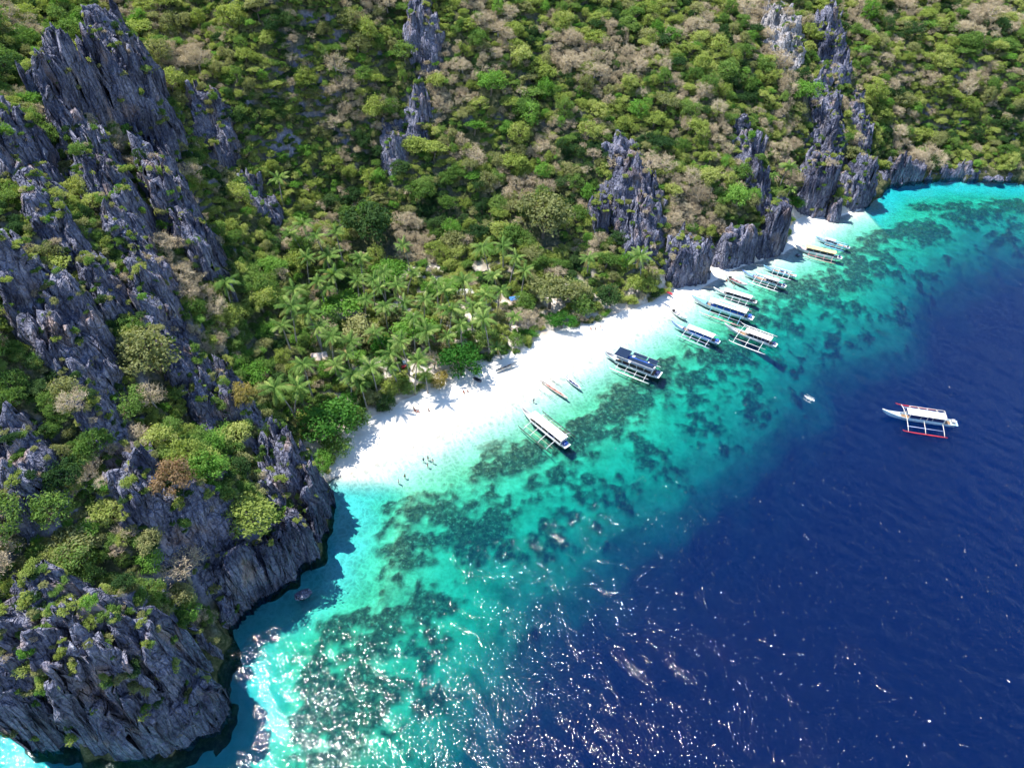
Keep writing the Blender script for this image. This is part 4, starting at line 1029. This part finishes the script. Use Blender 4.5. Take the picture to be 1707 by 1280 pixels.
bangka("boat with a blue bow and a grey canopy behind the plain white boat", (1238, 449), (1308, 477), hull=WHITE, trim=BLUE, roof=GREY, r0=.16, r1=.46, bowcol=(.25, .45, .72), upper='frame', posts=BAMBOO, stern_item=NAVY, inside=NAVY)
bangka("white boat with a yellow roof and pink outriggers near the far end of the beach", (1326, 407), (1401, 430), roof=YELLOW, curtain=DARK, beam=PINK, flt=(.5, .42, .30), inner=PINK, r0=.14, r1=.74, inside=BLUE, bowcol=PINK, stern_item=NAVY)
bangka("pale blue boat with a small grey awning, farthest boat by the cove", (1361, 391), (1415, 412), hull=(.66, .74, .84), trim=SKY, roof=GREY, r0=.44, r1=.68, beam=SKY, flt=SKY, inner=WHITE, inside=NAVY, stern_item=DARK)
bangka("slender sky-blue boat lying between the grey-canopied boat and the leaning rock", (1274, 439), (1326, 459), hull=(.55, .75, .86), trim=SKY, roof=None, cabin=True, r0=.2, r1=.5, inside=NAVY, beam=WHITE, flt=WHITE, inner=None, span=2.6, stern_item=None)
bangka("lone boat out on the navy water with white canopy and red outrigger float", (1471, 682), (1591, 706), hull=(.50, .72, .86), trim=WHITE, roof=WHITE, r0=.17, r1=.64, curtain=NAVY, gaps=.5, beam=(.78, .74, .66), flt=RED, inner=(.45, .55, .85), upper='frame', posts=(.80, .77, .70), bowcol=(.52, .74, .88), xs=(.18, .43, .66), fx=(.14, .72), group=None, span=5.0, stern_item=GREY)
canoe("small outrigger canoe with a red interior in the shallows beside the big white boat", (898, 632), (946, 664), inside=(.34, .13, .10), hull=(.68, .62, .56), flt=(.10, .16, .13), span=2.6, beam=BAMBOO)
canoe("little white canoe with one dark outrigger beside the red-lined canoe", (941, 627), (968, 648), hull=WHITE, inside=NAVY, flt=(.10, .16, .13), span=2.2, sides=(-1,))
canoe("grey canoe pulled up on the open sand", (862, 604), (826, 618), z=1.45, hull=(.30, .34, .38), inside=DARK, span=1.6, flt=BAMBOO, sides=(-1,))
canoe("dark dinghy lying in the shade of the glossy beach tree", (803, 636), (789, 629), z=1.75, hull=(.05, .06, .09), inside=DARK, rig=False, name="dinghy", B=1.0)
canoe("small white motor dinghy beside the blue-trimmed boat", (1145, 533), (1119, 517), hull=WHITE, inside=GREY, rig=False, gear=DARK, name="dinghy", B=1.5, k=.65)
canoe("small white motor dinghy with dark seats behind the plain white boat", (1246, 477), (1212, 462), hull=WHITE, inside=(.20, .05, .06), rig=False, gear=DARK, name="dinghy", B=1.5, k=.65)
canoe("tiny pale canoe adrift between the reef and the lone navy-water boat", (1341, 659), (1358, 668), hull=WHITE, inside=(.6, .75, .8), span=1.1, beam=WHITE, flt=WHITE, B=.7, k=.35)
canoe("red kayak lying on the littered sand below the craggy grey cliff", (1104, 481), (1121, 490), z=1.6, hull=(.68, .07, .10), inside=(.35, .03, .05), rig=False, name="kayak", B=.75, k=.32)

# ------------------------------------------------------------------ shelters in the grove
def shelter(name, label, px, py, w, dpt, h, roofc, side=None, cat="tent", peak=.8):
    x, y, z = sight(px, py, h, HZ); e = empty(name, (x, y, z), .25); tag(e, label, cat)
    MB().add([(-w, -dpt, h), (w, -dpt, h), (w, dpt, h), (-w, dpt, h), (-w * .75, 0, h + peak), (w * .75, 0, h + peak), (-w, -dpt, h - .12), (w, -dpt, h - .12), (w, dpt, h - .12), (-w, dpt, h - .12)],
             [(0, 1, 5, 4), (1, 2, 5), (2, 3, 4, 5), (3, 0, 4), (0, 6, 7, 1), (1, 7, 8, 2), (2, 8, 9, 3), (3, 9, 6, 0), (9, 8, 7, 6)]).build("canopy", paint(roofc, .7), e)
    for sx in (-1, 1):
        for sy in (-1, 1): MB().box(sx * (w - .12) - .04, sx * (w - .12) + .04, sy * (dpt - .12) - .04, sy * (dpt - .12) + .04, -.3, h - .05).build("post", paint(WOOD), e)
    if side: MB().box(w - .02, w + .05, -dpt * .9, dpt * .9, h - 1.3, h - .1).build("side_sheet", paint(side, .8), e)
    return x, y
sh_xy = [shelter("canopy_tent", "white canopy tent with an orange side among palms", 775, 486, 2.6, 1.6, 2.4, (.78, .74, .74), (.75, .25, .14)),
         shelter("tarp_shelter", "low blue tarpaulin shelter behind the sandy bank", 859, 497, 1.7, 1.0, 1.7, (.04, .18, .55), peak=.4),
         shelter("hut", "small hut with a pinkish thatched roof under the tall palm", 533, 595, 2.2, 1.7, 2.6, (.66, .52, .46), cat="hut", peak=1.1)]
for (px, py, c, lb, nm) in ((673, 612, (.5, .04, .05), "red plastic crate under the trees at the sand's edge", "crate"), (675, 604, (.7, .72, .74), "white cool box beside the red crate under the trees", "cool_box")):
    x, y, z = sight(px, py, .4, TZ); e = empty(nm, (x, y, z), .4); tag(e, lb, "box")
    MB().box(-.6, .6, -.45, .45, 0, .62).build("box_body", paint(c), e); MB().box(-.64, .64, -.49, .49, .62, .72).build("lid", paint(tuple(min(1, q * 1.2) for q in c)), e)

# ------------------------------------------------------------------ people
def figure(pose):
    J = {'pelvis': (0, 0, .95), 'chest': (0, 0, 1.28), 'neck': (0, 0, 1.48), 'head': (0, .01, 1.60), 'crown': (0, .01, 1.72)}
    for s, n in ((-1, 'l'), (1, 'r')):
        J['sh' + n] = (.18 * s, 0, 1.42); J['el' + n] = (.27 * s, .02, 1.14); J['wr' + n] = (.27 * s, .12, .92); J['ha' + n] = (.26 * s, .17, .82)
        J['hi' + n] = (.10 * s, 0, .90); J['kn' + n] = (.12 * s, .03, .50); J['an' + n] = (.13 * s, -.02, .08); J['to' + n] = (.14 * s, .15, .03)
    if pose == 'wade':
        for s, n in ((-1, 'l'), (1, 'r')): J['el' + n] = (.40 * s, .02, 1.26); J['wr' + n] = (.55 * s, .16, 1.20); J['ha' + n] = (.60 * s, .22, 1.18)
    if pose == 'sit':
        for k in list(J): J[k] = (J[k][0], J[k][1] - .05, J[k][2] - .83)
        for s, n in ((-1, 'l'), (1, 'r')): J['hi' + n] = (.10 * s, 0, .12); J['kn' + n] = (.14 * s, .40, .42); J['an' + n] = (.14 * s, .72, .07); J['to' + n] = (.15 * s, .88, .06); J['wr' + n] = (.24 * s, -.20, .22); J['ha' + n] = (.24 * s, -.28, .05)
    if pose == 'stride':
        J['knl'] = (-.12, .20, .52); J['anl'] = (-.13, .22, .09); J['tol'] = (-.13, .38, .04); J['knr'] = (.12, -.06, .50); J['anr'] = (.13, -.32, .14); J['tor'] = (.13, -.20, .03)
    rad = {'pelvis': .135, 'chest': .145, 'neck': .06, 'head': .095, 'crown': .075, 'sh': .062, 'el': .043, 'wr': .030, 'ha': .032, 'hi': .088, 'kn': .058, 'an': .040, 'to': .035}
    E = [('pelvis', 'chest'), ('chest', 'neck'), ('neck', 'head'), ('head', 'crown')]
    for n in 'lr': E += [('chest', 'sh' + n), ('sh' + n, 'el' + n), ('el' + n, 'wr' + n), ('wr' + n, 'ha' + n), ('pelvis', 'hi' + n), ('hi' + n, 'kn' + n), ('kn' + n, 'an' + n), ('an' + n, 'to' + n)]
    ks = list(J); me = bpy.data.meshes.new("body"); me.from_pydata([J[k] for k in ks], [(ks.index(a), ks.index(b)) for a, b in E], [])
    o = bpy.data.objects.new("tmp", me); C.objects.link(o); o.modifiers.new("s", 'SKIN'); sb = o.modifiers.new("u", 'SUBSURF'); sb.levels = 1
    for i, k in enumerate(ks):
        r = rad.get(k, rad.get(k[:2], .05)); me.skin_vertices[0].data[i].radius = (r, r)
    me.skin_vertices[0].data[0].use_root = True
    bpy.context.view_layer.update(); dg = bpy.context.evaluated_depsgraph_get()
    res = bpy.data.meshes.new_from_object(o.evaluated_get(dg)); res.name = "body_" + pose; bpy.data.objects.remove(o)
    return res, J
POSES = {p: figure(p) for p in ('stand', 'wade', 'sit', 'stride')}
def ellips(c, r, n=8, m_=5, z0=-1.0):
    mb = MB(); V = []; F = []
    for i in range(m_ + 1):
        ph = math.asin(z0) + (math.pi / 2 - math.asin(z0)) * i / m_
        for j in range(n): V.append((c[0] + r[0] * math.cos(ph) * math.cos(6.2832 * j / n), c[1] + r[1] * math.cos(ph) * math.sin(6.2832 * j / n), c[2] + r[2] * math.sin(ph)))
    for i in range(m_):
        for j in range(n): F.append((i * n + j, i * n + (j + 1) % n, (i + 1) * n + (j + 1) % n, (i + 1) * n + j))
    F.append(tuple(range(n))[::-1]); return mb.add(V, F)
SKIN = [(.42, .24, .16), (.28, .15, .09), (.52, .33, .24)]
def person(px, py, pose, cloth, label, group=None, skin=0, rz=0.0):
    x, y, _ = at(px, py, .8); z = float(top_z(x, y)[0][0])
    for _ in range(3):
        x, y, _ = at(px, py, max(z, -1.0) + (.35 if pose == 'sit' else .85)); z = float(top_z(x, y)[0][0])
    e = empty("person", (x, y, max(z, -.95)), rz); tag(e, label, "person", group)
    me, J = POSES[pose]; link("body", me, paint(SKIN[skin % 3], .6, .3, .1), e)
    hd = J['head']; ellips((hd[0], hd[1] - .012, hd[2] + .03), (.112, .122, .13), z0=-.1).build("hair", paint((.02, .016, .013), .7), e, True)
    p, c = J['pelvis'], J['chest']
    MB().tube([(p[0], p[1], p[2] - .10), (p[0], p[1], p[2] + .02), (p[0], p[1], p[2] + .12)], [.175, .185, .160], 10).build("swim_shorts", paint(cloth, .8), e, True)
    MB().tube([(c[0], c[1], c[2] - .12), (c[0], c[1], c[2] + .02), (c[0], c[1], c[2] + .13)], [.160, .176, .14], 10).build("swim_top", paint(cloth, .8), e, True)
G1 = "bathers wading together in the shallows"; G2 = "sunbathers sitting on the open sand"; G3 = "visitors gathered at the far end of the beach"; G4 = "visitors standing on the upper sand"
person(706, 767, 'wade', NAVY, "dark-clad bather at the left of the four wading together", G1, 1, .3)
person(713.5, 764, 'wade', DARK, "dark-clad bather at the back of the four wading together", G1, 1, 1.9)
person(721.5, 769, 'wade', (.6, .5, .5), "pale-clad bather at the right of the four wading together", G1, 2, 2.8)
person(713, 776, 'wade', PINK, "pink-clad bather at the front of the four wading together", G1, 0, 4.2)
person(675, 794, 'wade', DARK, "dark-haired bather farther back of the pair near the crag", G1, 1, 1.0)
person(664.5, 803, 'wade', WHITE, "white-clad bather in front of the pair near the crag", G1, 0, 2.2)
person(890, 668, 'stand', NAVY, "bather standing in ankle-deep water beside the nearest boat's bow", None, 1, 2.0)
person(690, 681, 'stand', DARK, "person standing beside the red-clad sunbathers", None, 1, 2.0)
person(692, 684, 'sit', RED, "red-clad sunbather sitting by the palm shadows", G2, 0, 3.6)
person(697, 685, 'sit', RED, "second red-clad sunbather close to the palm shadows", G2, 2, 4.0)
person(714.5, 683, 'sit', GREY, "grey-clad sunbather sitting alone on open sand", G2, 0, 3.9)
person(773, 653, 'sit', RED, "pink-red sunbather below the glossy beach tree", G2, 0, 3.5)
person(779, 651, 'sit', PINK, "pink-clad sunbather beside the pink-red one below the glossy beach tree", G2, 2, 4.2)
person(993, 549, 'stand', DARK, "dark-clad person standing on the upper sand", G4, 1, 2.4)
person(1001, 545, 'stride', PINK, "pink-clad person walking on the upper sand", G4, 2, 1.2)
person(985, 547, 'sit', (.7, .25, .2), "coral-clad person sitting at the edge of the shade", G4, 0, 3.0)
for i, (px, py, po, c, w) in enumerate(((1222, 425, 'sit', RED, "red-clad"), (1228, 424, 'stand', PINK, "pink-clad"), (1233, 427, 'sit', (.7, .3, .2), "coral-clad"), (1190, 430, 'stand', DARK, "dark-clad"), (1237, 425, 'stride', WHITE, "white-clad"))):
    person(px, py, po, c, f"{w} visitor {'sitting' if po == 'sit' else 'standing' if po == 'stand' else 'walking'} below the undercut rock shelf at the far sand", G3, i, i * 1.4)

# ------------------------------------------------------------------ boulders on the far shore
def boulder(px, py, r, label, seed):
    rg = np.random.default_rng(seed); x, y, _ = at(px, py, r * .4)
    import mathutils
    bm = bmesh.new(); bmesh.ops.create_icosphere(bm, subdivisions=3, radius=1.0)
    off = rg.uniform(0, 50, 3)
    for v in bm.verts:
        n = mathutils.noise.noise(v.co * 1.1 + Vector(off)) * .35 + mathutils.noise.noise(v.co * 2.6 + Vector(off)) * .16 + mathutils.noise.noise(v.co * 6 + Vector(off)) * .06
        v.co *= 1 + n; v.co.z *= .72
    me = bpy.data.meshes.new("boulder"); bm.to_mesh(me); bm.free()
    o = link("boulder", me, ROCK, loc=(x, y, r * .2), rot=(0, 0, rg.uniform(0, 6)), scale=(r * 1.25, r, r)); tag(o, label, "boulder", "boulders along the far wooded shore")
for i, (px, py, r) in enumerate(((1688, 268, 3.2), (1700, 288, 3.0), (1680, 293, 2.2), (1664, 297, 1.8), (1648, 297, 1.5), (1615, 290, 1.5), (1590, 287, 1.7), (1573, 289, 1.4), (1705, 278, 2.4), (1630, 292, 1.2), (1580, 281, 2.0), (1602, 282, 1.8))):
    boulder(px, py, r, "pale grey boulder at the waterline of the far wooded point" if i else "largest rounded boulder above the waterline of the far wooded point", 40 + i)
for i, (px, py, r) in enumerate(((1502, 306, .7), (505, 990, 1.2), (1330, 425, .6))):
    boulder(px, py, r, ("small dark stone in the clear shallows by the far white cove sand", "dark stone awash beside the jagged sea wall", "small stone under the leaning rock fin")[i], 80 + i)
print("total", round(time.time() - T0, 1))
